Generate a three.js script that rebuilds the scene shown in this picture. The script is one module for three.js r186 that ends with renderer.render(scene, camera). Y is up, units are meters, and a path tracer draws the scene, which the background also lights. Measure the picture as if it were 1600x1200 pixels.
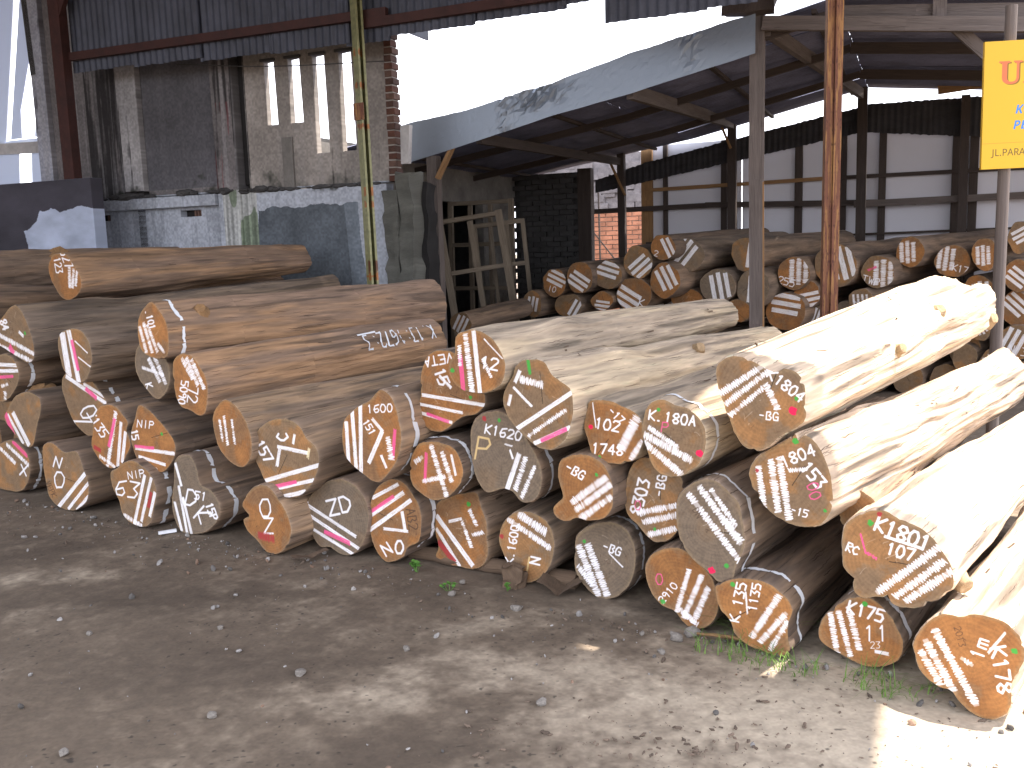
import * as THREE from 'three';
import { mergeGeometries } from 'three/addons/utils/BufferGeometryUtils.js';

// ---------------------------------------------------------------- camera, sky, sun, exposure
const D2R = Math.PI / 180;
const scene = new THREE.Scene();
const camera = new THREE.PerspectiveCamera(44.96, 4 / 3, 0.1, 900);
camera.position.set(0, 1.6, 0);
camera.rotation.set(-8.3 * D2R, 0, -1.7 * D2R, 'YXZ');
const renderer = new THREE.WebGLRenderer({ antialias: true });
renderer.toneMapping = THREE.LinearToneMapping;
renderer.toneMappingExposure = 3.3;
renderer.shadowMap.enabled = true;

{ // bright hazy tropical sky
  const W = 256, H = 128, d = new Float32Array(W * H * 4);
  for (let j = 0; j < H; j++) for (let i = 0; i < W; i++) {
    const el = ((j + 0.5) / H - 0.5) * Math.PI, k = Math.max(0, Math.sin(el)), o = (j * W + i) * 4;
    const h = Math.pow(1 - k, 2.2);
    d[o] = 0.95 + 0.17 * h; d[o + 1] = 0.99 + 0.14 * h; d[o + 2] = 1.15 + 0.06 * h; d[o + 3] = 1;
  }
  const t = new THREE.DataTexture(d, W, H, THREE.RGBAFormat, THREE.FloatType);
  t.mapping = THREE.EquirectangularReflectionMapping; t.magFilter = t.minFilter = THREE.LinearFilter; t.needsUpdate = true;
  scene.background = t; scene.environment = t;
}
// the buildings share one grid: u along the cladding (to the right and nearer), v towards the viewer
const TH = 23.7 * D2R, EU = [Math.cos(TH), Math.sin(TH)], O0 = [-1.15, -8.2];
const W3 = (u, y, v) => new THREE.Vector3(O0[0] + EU[0] * u - EU[1] * v, y, O0[1] + EU[1] * u + EU[0] * v);
const sun = new THREE.DirectionalLight(0xfff3e6, 4.1);
{
  const s = W3(0.4, 1, -0.22).sub(W3(0, 0, 0)).normalize();
  sun.position.copy(s).multiplyScalar(40).add(new THREE.Vector3(0, 0, -5)); sun.target.position.set(0, 0, -5);
  sun.castShadow = true; sun.shadow.mapSize.set(4096, 4096); sun.shadow.radius = 1.5;
  Object.assign(sun.shadow.camera, { left: -16, right: 16, top: 16, bottom: -16, near: 1, far: 90 });
  scene.add(sun, sun.target);
}

// ---------------------------------------------------------------- helpers
const rng = (s) => () => { s |= 0; s = (s + 0x6d2b79f5) | 0; let t = Math.imul(s ^ (s >>> 15), 1 | s); t = (t + Math.imul(t ^ (t >>> 7), 61 | t)) ^ t; return ((t ^ (t >>> 14)) >>> 0) / 4294967296; };
const hsh = (x, y, z) => { let h = Math.imul(x, 374761393) ^ Math.imul(y, 668265263) ^ Math.imul(z, 1274126177); h = Math.imul(h ^ (h >>> 13), 1274126177); return ((h ^ (h >>> 16)) >>> 0) / 4294967296; };
const sm = (t) => t * t * (3 - 2 * t), mix = (a, b, t) => a + (b - a) * t, clamp = (x, a = 0, b = 1) => Math.min(b, Math.max(a, x));
const step = (a, b, x) => sm(clamp((x - a) / (b - a)));
function noise(x, y, z = 0, P = 0) {                       // value noise 0..1, tiles every P cells when P is given
  const X = Math.floor(x), Y = Math.floor(y), Z = Math.floor(z), fx = sm(x - X), fy = sm(y - Y), fz = sm(z - Z);
  const m = P ? (a) => ((a % P) + P) % P : (a) => a;
  const h = (i, j, k) => hsh(m(X + i), m(Y + j), Z + k);
  const a = mix(mix(h(0, 0, 0), h(1, 0, 0), fx), mix(h(0, 1, 0), h(1, 1, 0), fx), fy);
  if (z === 0) return a;
  return mix(a, mix(mix(h(0, 0, 1), h(1, 0, 1), fx), mix(h(0, 1, 1), h(1, 1, 1), fx), fy), fz);
}
const fbm = (x, y, z = 0, n = 4) => { let s = 0, a = 0.5, t = 0; for (let i = 0; i < n; i++) { s += a * noise(x, y, z); t += a; x = x * 2.03 + 17.1; y = y * 2.03 + 5.7; z = z ? z * 2.03 + 3.3 : 0; a *= 0.5; } return s / t; };
const lin = (c) => { c /= 255; return c <= 0.04045 ? c / 12.92 : Math.pow((c + 0.055) / 1.055, 2.4); };
const RGB = (r, g, b) => new THREE.Color().setRGB(lin(r), lin(g), lin(b));
const used = {};
function numbered(n) { const k = used[n] = (used[n] ?? -1) + 1; return k ? n + '_' + String(k).padStart(3, '0') : n; }
function tag(o, label, category, group, kind) { if (label) o.userData.label = label; if (category) o.userData.category = category; if (group) o.userData.group = group; if (kind) o.userData.kind = kind; return o; }
function thing(name, label, category, pos, turn = 0, group) {
  const o = new THREE.Group(); o.name = numbered(name); o.position.copy(pos); o.rotation.y = turn; scene.add(o); return tag(o, label, category, group);
}
const gthing = (name, label, category, u, y, v, group) => thing(name, label, category, W3(u, y, v), -TH, group);
function part(parent, name, geo, mat) {
  const m = new THREE.Mesh(Array.isArray(geo) ? mergeGeometries(geo) : geo, mat); m.name = parent === scene ? numbered(name) : name; m.castShadow = m.receiveShadow = true; parent.add(m); return m;
}
function tex(w, h, fn, srgb = true, wrap = true) {         // fn(x, y, px) fills px[0..2] with 0..255
  const d = new Uint8Array(w * h * 4), p = [0, 0, 0];
  for (let y = 0; y < h; y++) for (let x = 0; x < w; x++) { fn(x / w, y / h, p); const o = (y * w + x) * 4; d[o] = clamp(p[0], 0, 255); d[o + 1] = clamp(p[1], 0, 255); d[o + 2] = clamp(p[2], 0, 255); d[o + 3] = 255; }
  const t = new THREE.DataTexture(d, w, h); t.magFilter = THREE.LinearFilter; t.minFilter = THREE.LinearMipmapLinearFilter; t.generateMipmaps = true;
  if (wrap) t.wrapS = t.wrapT = THREE.RepeatWrapping;
  if (srgb) t.colorSpace = THREE.SRGBColorSpace; t.needsUpdate = true; return t;
}
function boxg(w, h, d, x = 0, y = 0, z = 0, seed = 0) {    // box with its uv in metres
  const g = new THREE.BoxGeometry(w, h, d), p = g.attributes.position, n = g.attributes.normal, uv = g.attributes.uv;
  for (let i = 0; i < p.count; i++) {
    const ax = Math.abs(n.getX(i)), ay = Math.abs(n.getY(i)), a = ax > 0.5 ? p.getZ(i) : p.getX(i), b = ay > 0.5 ? p.getZ(i) : p.getY(i);
    uv.setXY(i, a + x + seed * 0.37, b + y + seed * 0.71);
  }
  return g.translate(x, y, z);
}
function bar(a, b, w, d, seed = 0) {                       // squared timber from a to b: grain along its length
  const A = new THREE.Vector3(...a), B = new THREE.Vector3(...b), L = A.distanceTo(B), up = Math.abs(B.y - A.y) / L > 0.8, g = up ? boxg(w, L, d, 0, 0, 0, seed) : boxg(d, L, w, 0, 0, 0, seed);
  const y = B.clone().sub(A).normalize(), ref = Math.abs(y.y) > 0.8 ? new THREE.Vector3(1, 0, 0) : new THREE.Vector3(0, 1, 0);
  const z = ref.clone().cross(y).normalize(), x = y.clone().cross(z).normalize(), m = new THREE.Matrix4();
  if (Math.abs(y.y) > 0.8) m.makeBasis(z.clone().cross(y).negate().normalize(), y, z); else m.makeBasis(x, y, z);
  if (m.determinant() < 0) m.makeBasis(x.negate(), y, z);
  return g.applyMatrix4(m).translate((A.x + B.x) / 2, (A.y + B.y) / 2, (A.z + B.z) / 2);
}
function rough(g, a, f, seed = 0) {                        // jitter vertices by position-keyed noise so that shared corners stay together
  const p = g.attributes.position;
  for (let i = 0; i < p.count; i++) { const x = p.getX(i), y = p.getY(i), z = p.getZ(i); p.setXYZ(i, x + (noise(x * f + 9, y * f + seed, z * f + 1.5) - 0.5) * a, y + (noise(x * f + 31, y * f + seed, z * f + 5.5) - 0.5) * a, z + (noise(x * f + 57, y * f + seed, z * f + 7.5) - 0.5) * a); }
  g.computeVertexNormals(); return g;
}
function corrugated(w, h, pitch = 0.076, depth = 0.018, seed = 0) {   // upright ribs, lower left corner at the origin, thin but with two skins
  const n = Math.max(8, Math.round(w / pitch * 6)), m = 6, P = [], U = [], I = [], r = rng(seed + 7);
  const ph = r() * 6, bow = (r() - 0.5) * 0.02;
  for (let s = 0; s < 2; s++) for (let j = 0; j <= m; j++) for (let i = 0; i <= n; i++) {
    const x = i / n * w, y = j / m * h; 
    P.push(x, y + (j === 0 ? (noise(x * 9 + seed, 1) - 0.5) * 0.012 : 0), Math.sin(x / pitch * 2 * Math.PI + ph) * depth / 2 + bow * Math.sin(j / m * 3.1) - s * 0.0015 + (noise(x * 3 + seed, y * 2) - 0.5) * 0.01); U.push(x + seed * 0.3, y + seed * 0.17);
  }
  const row = n + 1, half = row * (m + 1);
  for (let j = 0; j < m; j++) for (let i = 0; i < n; i++) { const a = j * row + i, b = a + 1, c = a + row, d = c + 1; I.push(a, b, d, a, d, c); const q = half; I.push(a + q, d + q, b + q, a + q, c + q, d + q); }
  const g = new THREE.BufferGeometry(); g.setAttribute('position', new THREE.Float32BufferAttribute(P, 3)); g.setAttribute('uv', new THREE.Float32BufferAttribute(U, 2)); g.setIndex(I); g.computeVertexNormals(); return g;
}

// ---------------------------------------------------------------- shared textures and materials
const rep = (t, x, y = x) => { const c = t.clone(); c.repeat.set(x, y); c.needsUpdate = true; return c; };
function grainTex(bump) {                                      // weathered wood, grain along y: fibres, then drying cracks drawn along them
  const W = 512, H = 1024, c = document.createElement('canvas'); c.width = W; c.height = H; const x = c.getContext('2d'), im = x.createImageData(W, H), r = rng(41);
  for (let j = 0; j < H; j++) for (let i = 0; i < W; i++) {
    const X = i / W, Y = j / H, a = noise(X * 64, Y * 8, 1.5, 64), b = noise(X * 24, Y * 4, 2.5, 24), q = noise(X * 128, Y * 24, 3.5, 128), e = noise(X * 6, Y * 6, 4.5, 6), o = (j * W + i) * 4;
    const v = bump ? (0.35 * a + 0.3 * b + 0.35 * q) * 200 + 40 : (0.66 + 0.11 * a + 0.1 * b + 0.1 * q + 0.08 * e) * 236;
    im.data[o] = v; im.data[o + 1] = bump ? v : v * 0.985; im.data[o + 2] = bump ? v : v * 0.965; im.data[o + 3] = 255;
  }
  x.putImageData(im, 0, 0);
  for (let k = 0; k < 90; k++) {
    let px = r() * W, py = r() * H; const n = 6 + Math.floor(r() * 22), w = 0.5 + r() * 1.6, al = 0.25 + r() * 0.5, pts = [[px, py]];
    for (let i = 0; i < n; i++) { px += (r() - 0.5) * 3.2; py += 6 + r() * 5; pts.push([px, py]); }
    x.strokeStyle = bump ? `rgba(0,0,0,${al})` : `rgba(46,34,28,${al})`; 
    for (const [ox, oy] of [[0, 0], [0, -H], [W, 0], [-W, 0]]) for (let i = 1; i < pts.length; i++) { x.lineWidth = w * Math.sin(Math.PI * i / pts.length) + 0.3; x.beginPath(); x.moveTo(pts[i - 1][0] + ox, pts[i - 1][1] + oy); x.lineTo(pts[i][0] + ox, pts[i][1] + oy); x.stroke(); }
  }
  const t = new THREE.CanvasTexture(c); t.wrapS = t.wrapT = THREE.RepeatWrapping; if (!bump) t.colorSpace = THREE.SRGBColorSpace; return t;
}
const grainMap = grainTex(false), grainBump = grainTex(true);
const blotch = tex(512, 512, (x, y, p) => {                // grime, tiles
  const v = 0.5 * noise(x * 8, y * 8, 1.5, 8) + 0.3 * noise(x * 24, y * 24, 2.5, 24) + 0.2 * noise(x * 96, y * 96, 3.5, 96), s = 150 + 105 * v; p[0] = s; p[1] = s * 0.985; p[2] = s * 0.96;
});
const M = {};
M.bole = new THREE.MeshStandardMaterial({ vertexColors: true, map: rep(grainMap, 1.6, 0.9), bumpMap: rep(grainBump, 1.6, 0.9), bumpScale: 0.007, roughness: 0.9 });
const wood = (r, g, b) => new THREE.MeshStandardMaterial({ color: RGB(r, g, b), map: rep(grainMap, 2, 0.8), bumpMap: rep(grainBump, 2, 0.8), bumpScale: 0.004, roughness: 0.9 });
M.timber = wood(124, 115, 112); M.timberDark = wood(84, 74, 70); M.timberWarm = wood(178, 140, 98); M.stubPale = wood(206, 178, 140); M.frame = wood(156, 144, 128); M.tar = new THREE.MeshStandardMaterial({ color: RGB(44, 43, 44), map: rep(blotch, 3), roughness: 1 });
M.sheet = new THREE.MeshStandardMaterial({ color: RGB(82, 88, 106), map: rep(blotch, 0.7), roughness: 0.62, metalness: 0.15 });
M.roofSheet = new THREE.MeshStandardMaterial({ color: RGB(136, 142, 176), map: rep(blotch, 0.6), roughness: 0.7, metalness: 0.1 });
M.valance = new THREE.MeshStandardMaterial({ color: RGB(60, 60, 66), map: rep(blotch, 0.8), roughness: 0.8 });
M.zinc = new THREE.MeshStandardMaterial({ color: RGB(128, 138, 150), roughness: 0.44, metalness: 0.4 });
const rustMap = tex(256, 1024, (x, y, p) => {                // x spans 0.25 m, y 2.5 m
  const a = fbm(x * 22 + 3, y * 16, 0, 4), b = fbm(x * 40, y * 90 + 9, 0, 3), k = step(0.4, 0.7, a), d = step(0.6, 0.8, b);
  p[0] = mix(104, 146, k) * (1 - 0.3 * d); p[1] = mix(66, 108, k) * (1 - 0.35 * d); p[2] = mix(50, 66, k) * (1 - 0.32 * d);
});
M.rust = new THREE.MeshStandardMaterial({ map: rep(rustMap, 4, 0.4), roughness: 0.8, metalness: 0.1 });
M.redSteel = new THREE.MeshStandardMaterial({ color: RGB(74, 38, 33), map: rep(blotch, 2), roughness: 0.75 });
const oliveMap = tex(128, 1024, (x, y, p) => {             // post repainted pale up top, bare rust below: old paint with a ragged rim
  const n = noise(x * 6, y * 60, 1.5), k = noise(x * 10, y * 24, 2.5); let c = [128, 128, 92];
  if (n > 0.74) c = [150, 96, 52]; if (k > 0.83) c = [96, 60, 40]; const g = 0.85 + 0.3 * noise(x * 20, y * 200, 3.5); p[0] = c[0] * g; p[1] = c[1] * g; p[2] = c[2] * g;
});
M.olive = new THREE.MeshStandardMaterial({ map: rep(oliveMap, 1, 0.25), roughness: 0.45, metalness: 0.25 });
M.white = new THREE.MeshStandardMaterial({ color: RGB(226, 226, 230), map: rep(blotch, 0.5), roughness: 0.85 });
M.panel = new THREE.MeshStandardMaterial({ color: RGB(206, 206, 214), roughness: 0.8, bumpMap: rep(blotch, 1), bumpScale: 0.004 });
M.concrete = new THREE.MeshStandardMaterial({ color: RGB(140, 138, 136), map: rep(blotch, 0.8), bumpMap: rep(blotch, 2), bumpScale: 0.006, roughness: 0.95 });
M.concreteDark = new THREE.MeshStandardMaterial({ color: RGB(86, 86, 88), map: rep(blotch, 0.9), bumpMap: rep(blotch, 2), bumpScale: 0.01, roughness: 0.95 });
M.stone = new THREE.MeshStandardMaterial({ color: RGB(150, 145, 140), map: rep(blotch, 3), roughness: 0.95 });
M.brick = [RGB(108, 72, 60), RGB(96, 72, 64), RGB(118, 92, 82)].map((c) => new THREE.MeshStandardMaterial({ color: c, map: rep(blotch, 4), roughness: 0.95 }));
M.mortar = new THREE.MeshStandardMaterial({ color: RGB(150, 144, 138), roughness: 1 });
M.leaf = new THREE.MeshStandardMaterial({ color: RGB(84, 128, 50), roughness: 0.8, side: THREE.DoubleSide });
M.grass = new THREE.MeshStandardMaterial({ color: RGB(92, 122, 50), roughness: 0.85, side: THREE.DoubleSide });
M.paint = new THREE.MeshStandardMaterial({ color: RGB(224, 226, 230), roughness: 0.9 });
M.bark = new THREE.MeshStandardMaterial({ color: RGB(120, 100, 82), map: rep(grainMap, 3, 2), roughness: 0.95, side: THREE.DoubleSide });

// ---------------------------------------------------------------- ground
{
  const DUST = [[0.9, -3.0, 1.3, 0.55, 1], [0.1, -3.35, 0.7, 0.3, 0.9], [-0.45, -3.15, 0.4, 0.2, 0.7], [1.7, -2.9, 1.1, 0.9, 1.5], [0.6, -2.5, 1.2, 0.4, 0.9], [-0.2, -3.8, 0.6, 0.2, 0.6], [-2.4, -4.6, 0.8, 0.2, 0.6], [0.4, -3.9, 0.6, 0.15, 0.5]], DAMP = [[-2.9, -5.1, 1, 0.4, 0.9], [-1.5, -4.25, 1.2, 0.3, 0.9], [-1.1, -3.45, 0.9, 0.3, 0.8], [-0.4, -2.8, 0.8, 0.25, 0.7], [-3.2, -3.9, 1, 0.5, 0.7], [-0.9, -4.0, 0.5, 0.15, 0.6]];
  const X0 = -6, Z0 = -8.2, GW = 11.5, GH = 7.2;
  const gmap = tex(2048, 1280, (x, y, p) => {
    const X = X0 + x * GW, Z = Z0 + y * GH, c = 0.85, s = 0.53;              // streaks follow the tracks, which run along the logs
    const a = X * c + Z * s, b = -X * s * 0.4 + Z * c * 0.4;
    const big = fbm(a * 0.55 + 4, b * 1.3 + 9, 0, 4), mid = fbm(a * 2.2, b * 3.4, 1.7, 4), fine = fbm(X * 28, Z * 28, 2.3, 3), grit = noise(X * 140, Z * 140, 4.5);
    // dry dust and oily damp lie in ragged patches
    const m2 = fbm(X * 7 + 3, Z * 8, 5.7, 4), rag = (big - 0.5) * 1.0 + (mid - 0.5) * 0.9 + (m2 - 0.5) * 1.2 + (fine - 0.5) * 0.7;
    let du = -0.25, da = -0.3; for (const [px, pz, rx, rz, w] of DUST) du = Math.max(du, w - Math.hypot((X - px) / rx, (Z - pz) / rz)); for (const [px, pz, rx, rz, w] of DAMP) da = Math.max(da, w - Math.hypot((X - px) / rx, (Z - pz) / rz));
    const dust = step(-0.25, 0.75, du * 0.62 + rag * 0.62), damp = step(-0.2, 0.6, da * 0.5 - rag * 0.6 + (fine - 0.5) * 0.4);
    let r = mix(102, 168, dust), g = mix(89, 155, dust), bl = mix(75, 136, dust);
    r = mix(r, 76, damp * 0.7); g = mix(g, 65, damp * 0.7); bl = mix(bl, 54, damp * 0.7);
    const chips = noise(X * 60, Z * 60, 6.5) > 0.84 && noise(X * 3, Z * 3, 2.2) > 0.52 ? 0.62 : 1, k = (0.82 + 0.2 * fine + 0.16 * grit) * chips;
    p[0] = r * k; p[1] = g * k; p[2] = bl * k;
  }, true, false);
  const nx = 420, nz = 300, P = [], U = [], I = [];
  for (let j = 0; j <= nz; j++) for (let i = 0; i <= nx; i++) {
    const sx = i / nx * 2 - 1, sz = j / nz * 2 - 1, x = -0.3 + sx * 6 + 240 * Math.pow(sx, 15), z = -4.6 + sz * 4.4 + 240 * Math.pow(sz, 15);
    const near = Math.exp(-(x * x + (z + 4) * (z + 4)) / 80);
    const h = ((fbm(x * 1.3, z * 1.3, 3.3, 3) - 0.5) * 0.03 + (fbm(x * 9, z * 9, 4.4, 3) - 0.5) * 0.016) * near - 0.004;
    P.push(x, h, z); U.push((x - X0) / GW, (z - Z0) / GH);
  }
  for (let j = 0; j < nz; j++) for (let i = 0; i < nx; i++) { const a = j * (nx + 1) + i, b = a + 1, c = a + nx + 1, d = c + 1; I.push(a, c, b, b, c, d); }
  const g = new THREE.BufferGeometry(); g.setAttribute('position', new THREE.Float32BufferAttribute(P, 3)); g.setAttribute('uv', new THREE.Float32BufferAttribute(U, 2)); g.setIndex(I); g.computeVertexNormals();
  gmap.wrapS = gmap.wrapT = THREE.MirroredRepeatWrapping;
  const bump = rep(blotch, 9, 6);
  const m = new THREE.MeshStandardMaterial({ map: gmap, bumpMap: bump, bumpScale: 0.012, roughness: 0.97 });
  tag(part(scene, 'ground', g, m), 'packed brown dirt yard with pale dusty patches', null, null, 'structure');
}

// ---------------------------------------------------------------- big shed over the left of the yard: roof, cladding, posts
{
  const roof = gthing('warehouse_roof', null, null, 0, 0, 0); roof.userData.kind = 'structure';
  for (const [u0, y0, u1, y1, v0, v1] of [[4.74, 4.0, -2.6, 5.7, -0.7, 6.8], [-2.6, 5.7, -8.6, 4.2, -0.7, 6.8], [4.74, 4.0, 0.6, 4.96, -1.6, -0.71], [5.88, 4.0, 4.7, 4.1, 2.8, 4.9]]) {
    const L = Math.hypot(u1 - u0, y1 - y0), g = boxg(L, 0.03, v1 - v0); g.rotateZ(Math.atan2(y0 - y1, u0 - u1)); g.translate((u0 + u1) / 2, (y0 + y1) / 2, (v0 + v1) / 2); part(roof, 'roof_sheet', g, M.roofSheet);
  }
  for (const v of [0.12, 3.4, 6.6]) { part(roof, 'rafter', [bar([4.7, 3.9, v], [-2.6, 5.6, v], 0.08, 0.14), bar([-2.6, 5.6, v], [-8.5, 4.1, v], 0.08, 0.14)], M.redSteel); }
  // the far side of the big shed, closed with sheets
  const side = gthing('shed_side_wall', null, null, -7.4, 0, 0); side.userData.kind = 'structure';
  part(side, 'wall_panel', boxg(0.15, 4.2, 9.6, 0, 2.1, 5), M.concrete);
}
{
  const c = gthing('sheet_cladding', 'blue-grey corrugated sheets hung across the top of the picture', 'cladding', 0, 0, 0);
  const rows = []; let u = -3.42, i = 0;
  while (u < 0.2) { rows.push([u, Math.min(0.84, 0.2 - u + 0.02), mix(3.465, 3.345, (u + 3.4) / 3.5)]); u += 0.8; }
  for (u = 0.2; u < 2.05; u += 0.78) rows.push([u, Math.min(0.82, 2.1 - u), mix(3.39, 3.46, (u - 0.2) / 1.9)]);
  for (u = 2.1; u < 3.2; u += 0.75) rows.push([u, Math.min(0.78, 3.24 - u), 3.28]);
  for (const [x, w, y] of rows) { const g = corrugated(w, 5.6 - y, 0.076, 0.018, ++i); part(c, 'corrugated_sheet', g.translate(x, y + (hsh(i, 3, 1) - 0.5) * 0.02, -0.03 - (i % 2) * 0.012), M.sheet); }
  part(c, 'purlin', bar([-3.5, 3.6, 0.01], [0.22, 3.58, 0.01], 0.05, 0.075), M.redSteel);
  part(c, 'purlin', bar([-0.02, 3.51, 0.01], [3.2, 3.53, 0.01], 0.05, 0.075), M.redSteel);
  part(c, 'purlin', bar([-3.5, 4.5, 0.01], [3.2, 4.5, 0.01], 0.05, 0.075), M.redSteel);
  part(c, 'end_closure', boxg(0.02, 1.6, 0.7, 0.18, 4.3, -0.42), M.sheet);
  // the wire strung along the wall
  const w0 = new THREE.CatmullRomCurve3([W3(-2.3, 3.46, -0.25), W3(-1.2, 3.33, -0.25), W3(0.02, 3.25, -0.25)]);
  tag(part(scene, 'wire', new THREE.TubeGeometry(w0, 30, 0.005, 5), M.concreteDark), 'thin dark wire strung across the slotted concrete wall', 'wire');
}
const channel = (w, d, t = 0.006, lip = 0.02) => {            // lipped steel channel, open towards +x
  const s = new THREE.Shape([[0, 0], [w, 0], [w, lip], [w - t, lip], [w - t, t], [t, t], [t, d - t], [w - t, d - t], [w - t, d - lip], [w, d - lip], [w, d], [0, d]].map(([a, b]) => new THREE.Vector2(a - w / 2, b - d / 2))); return s;
};
const postG = (w, d, h, turn = 0) => { const g = new THREE.ExtrudeGeometry(channel(w, d), { depth: h, bevelEnabled: false, steps: 1 }); g.rotateX(-Math.PI / 2).rotateY(turn); return g; };
{
  const a = gthing('steel_post', 'dark red-brown steel post at upper left before the stained concrete', 'post', -3.46, 0, 0.06, 'steel posts of the big shed');
  part(a, 'column', boxg(0.14, 5.4, 0.1, 0, 2.7, 0), M.redSteel);
  part(a, 'brace', bar([0.02, 3.95, 0.02], [0.75, 5.2, 0.02], 0.07, 0.05), M.redSteel);
  const b = gthing('steel_post', 'olive painted steel post with orange rust stains, standing behind the left pile', 'post', 0.02, 0, 0.09, 'steel posts of the big shed');
  part(b, 'column', postG(0.085, 0.07, 5.4, -0.5), M.olive);
  part(b, 'joint_plate', boxg(0.1, 0.14, 0.008, 0, 2.78, 0.058), M.rust);
  b.rotation.z = 0.012;
  const c = gthing('steel_post', 'rusty steel channel post rising in front of the open shed', 'post', 3.765, 0, 0.02, 'steel posts of the big shed');
  part(c, 'column', [postG(0.05, 0.08, 5.2, 0.3).translate(-0.026, 0, 0), postG(0.05, 0.08, 5.2, Math.PI + 0.3).translate(0.03, 0, 0.004)], M.rust);
}
// ---------------------------------------------------------------- stained concrete wall with slots
const wallMap = tex(2048, 1536, (x, y, p) => {                // the whole wall, 6.4 m x 4.8 m from u = -6.2
  const u = -6.2 + x * 6.4, h = y * 4.8, n = fbm(u * 2.2 + 3, h * 2.2 + 7, 0, 5), f = noise(u * 55, h * 55), st = fbm(u * 16, h * 0.9 + 3, 0, 3), st2 = fbm(u * 36 + 8, h * 1.6, 0, 3), e = fbm(u * 7, h * 7, 1.4, 4) - 0.5;
  let c = [104, 100, 100];
  if (u > -1.74) { const w = 10 * (n - 0.5); c = [138 + w, 132 + w, 126 + w]; }
  if (u > -3.02 && u < -2.08 && h > 2.3) c = [84, 83, 87]; if (u > -3.29 && u < -3.02 && h > 2.3) c = [146, 144, 144];
  if (u < -4.3) c = [150, 152, 162];
  const k = 0.8 + 0.4 * n; let r = c[0] * k, g = c[1] * k, b = c[2] * k;
  if (h > 2.25) {                                             // black mould running down from the coping
    const z = (u > -3.8 && u < -3.27 ? 1.05 : u > -1.84 && u < -1.72 ? 1.1 : u > -2.1 && u < -1.8 ? 0.45 : u > -3.3 && u < -3 ? 0.22 : u > -3.02 && u < -2.1 ? -0.3 : 0.02);
    const m = step(0.5, 0.66, st * 0.55 + st2 * 0.3 + z * 0.3 + e * 0.25 - 0.08) * 0.82; r = mix(r, 34, m); g = mix(g, 32, m); b = mix(b, 33, m);
    const pale = step(0.56, 0.7, fbm(u * 20 + 50, h * 0.7, 0, 3)) * (u > -3.02 && u < -2.1 ? 0.06 : u < -1.7 ? 0.4 : 0.12); r = mix(r, 150, pale); g = mix(g, 149, pale); b = mix(b, 150, pale);
    if (u > -2.1 && u < -1.85 && h < 3.1) { const q = step(0.6, 0.7, st2) * 0.5; r = mix(r, 112, q); g = mix(g, 50, q); b = mix(b, 56, q); }
    const moss = step(0.1, 0.34, e + (2.42 - h) * 1.6 - 0.02) * (u < -1.35 ? 0.85 : 0.25); r = mix(r, 40, moss); g = mix(g, 42, moss); b = mix(b, 36, moss);
  } else {                                                    // whitewash below, worn off in patches
    const w = 0.94 + 0.14 * (st - 0.5) + 0.1 * (n - 0.5); r = 178 * w; g = 184 * w; b = 194 * w;
    const gr = step(0.5, 0.62, st * 0.6 + n * 0.4 + e * 0.2) * (u > -1.7 ? 0.2 : 0.42); r = mix(r, 118, gr); g = mix(g, 122, gr); b = mix(b, 128, gr);
    const du = Math.min(u + 1.63 + e * 0.06, -0.47 - u + e * 0.05 - Math.max(0, 1.9 - h) * -0.09), dh = 2.06 + e * 0.08 - h;
    if (du > 0 && dh > 0) { const q = 0.8 + 0.5 * fbm(u * 5, h * 5 + 2, 0, 4), late = u > -0.62 - (2.06 - h) * -0.06 ? 1.25 : 1; r = 80 * q * late; g = 86 * q * late; b = 92 * q * late; }
    if (u < -1.63 && u > -2.02) { const q = 0.75 + 0.6 * st2; r = 150 * q; g = 152 * q; b = 150 * q; if (noise(u * 9, h * 2.2) > 0.62) { r *= 0.72; g *= 0.78; b *= 0.68; } }
    const moss = step(0.1, 0.3, e + (h - 2.2) * 3); r = mix(r, 48, moss * 0.8); g = mix(g, 48, moss * 0.8); b = mix(b, 44, moss * 0.8);
  }
  const z = 0.9 + 0.2 * f; p[0] = r * z; p[1] = g * z; p[2] = b * z;
});
M.wall = new THREE.MeshStandardMaterial({ map: wallMap, bumpMap: rep(blotch, 4, 3), bumpScale: 0.01, roughness: 0.95 });
const wallUV = (g, u0 = 0) => { const p = g.attributes.position, a = []; for (let i = 0; i < p.count; i++) a.push((p.getX(i) + u0 + 6.2) / 6.4, p.getY(i) / 4.8); g.setAttribute('uv', new THREE.Float32BufferAttribute(a, 2)); return g; };
const slab = (u0, u1, y0, y1, d, holes = [], bev = 0.006) => {
  const s = new THREE.Shape([[u0, y0], [u1, y0], [u1, y1], [u0, y1]].map((q) => new THREE.Vector2(...q)));
  for (const h of holes) s.holes.push(new THREE.Path(h.map((q) => new THREE.Vector2(...q))));
  return wallUV(new THREE.ExtrudeGeometry(s, { depth: d - 2 * bev, bevelEnabled: true, bevelSize: bev, bevelOffset: -bev, bevelThickness: bev, bevelSegments: 1 }).translate(0, 0, bev));
};
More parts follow.
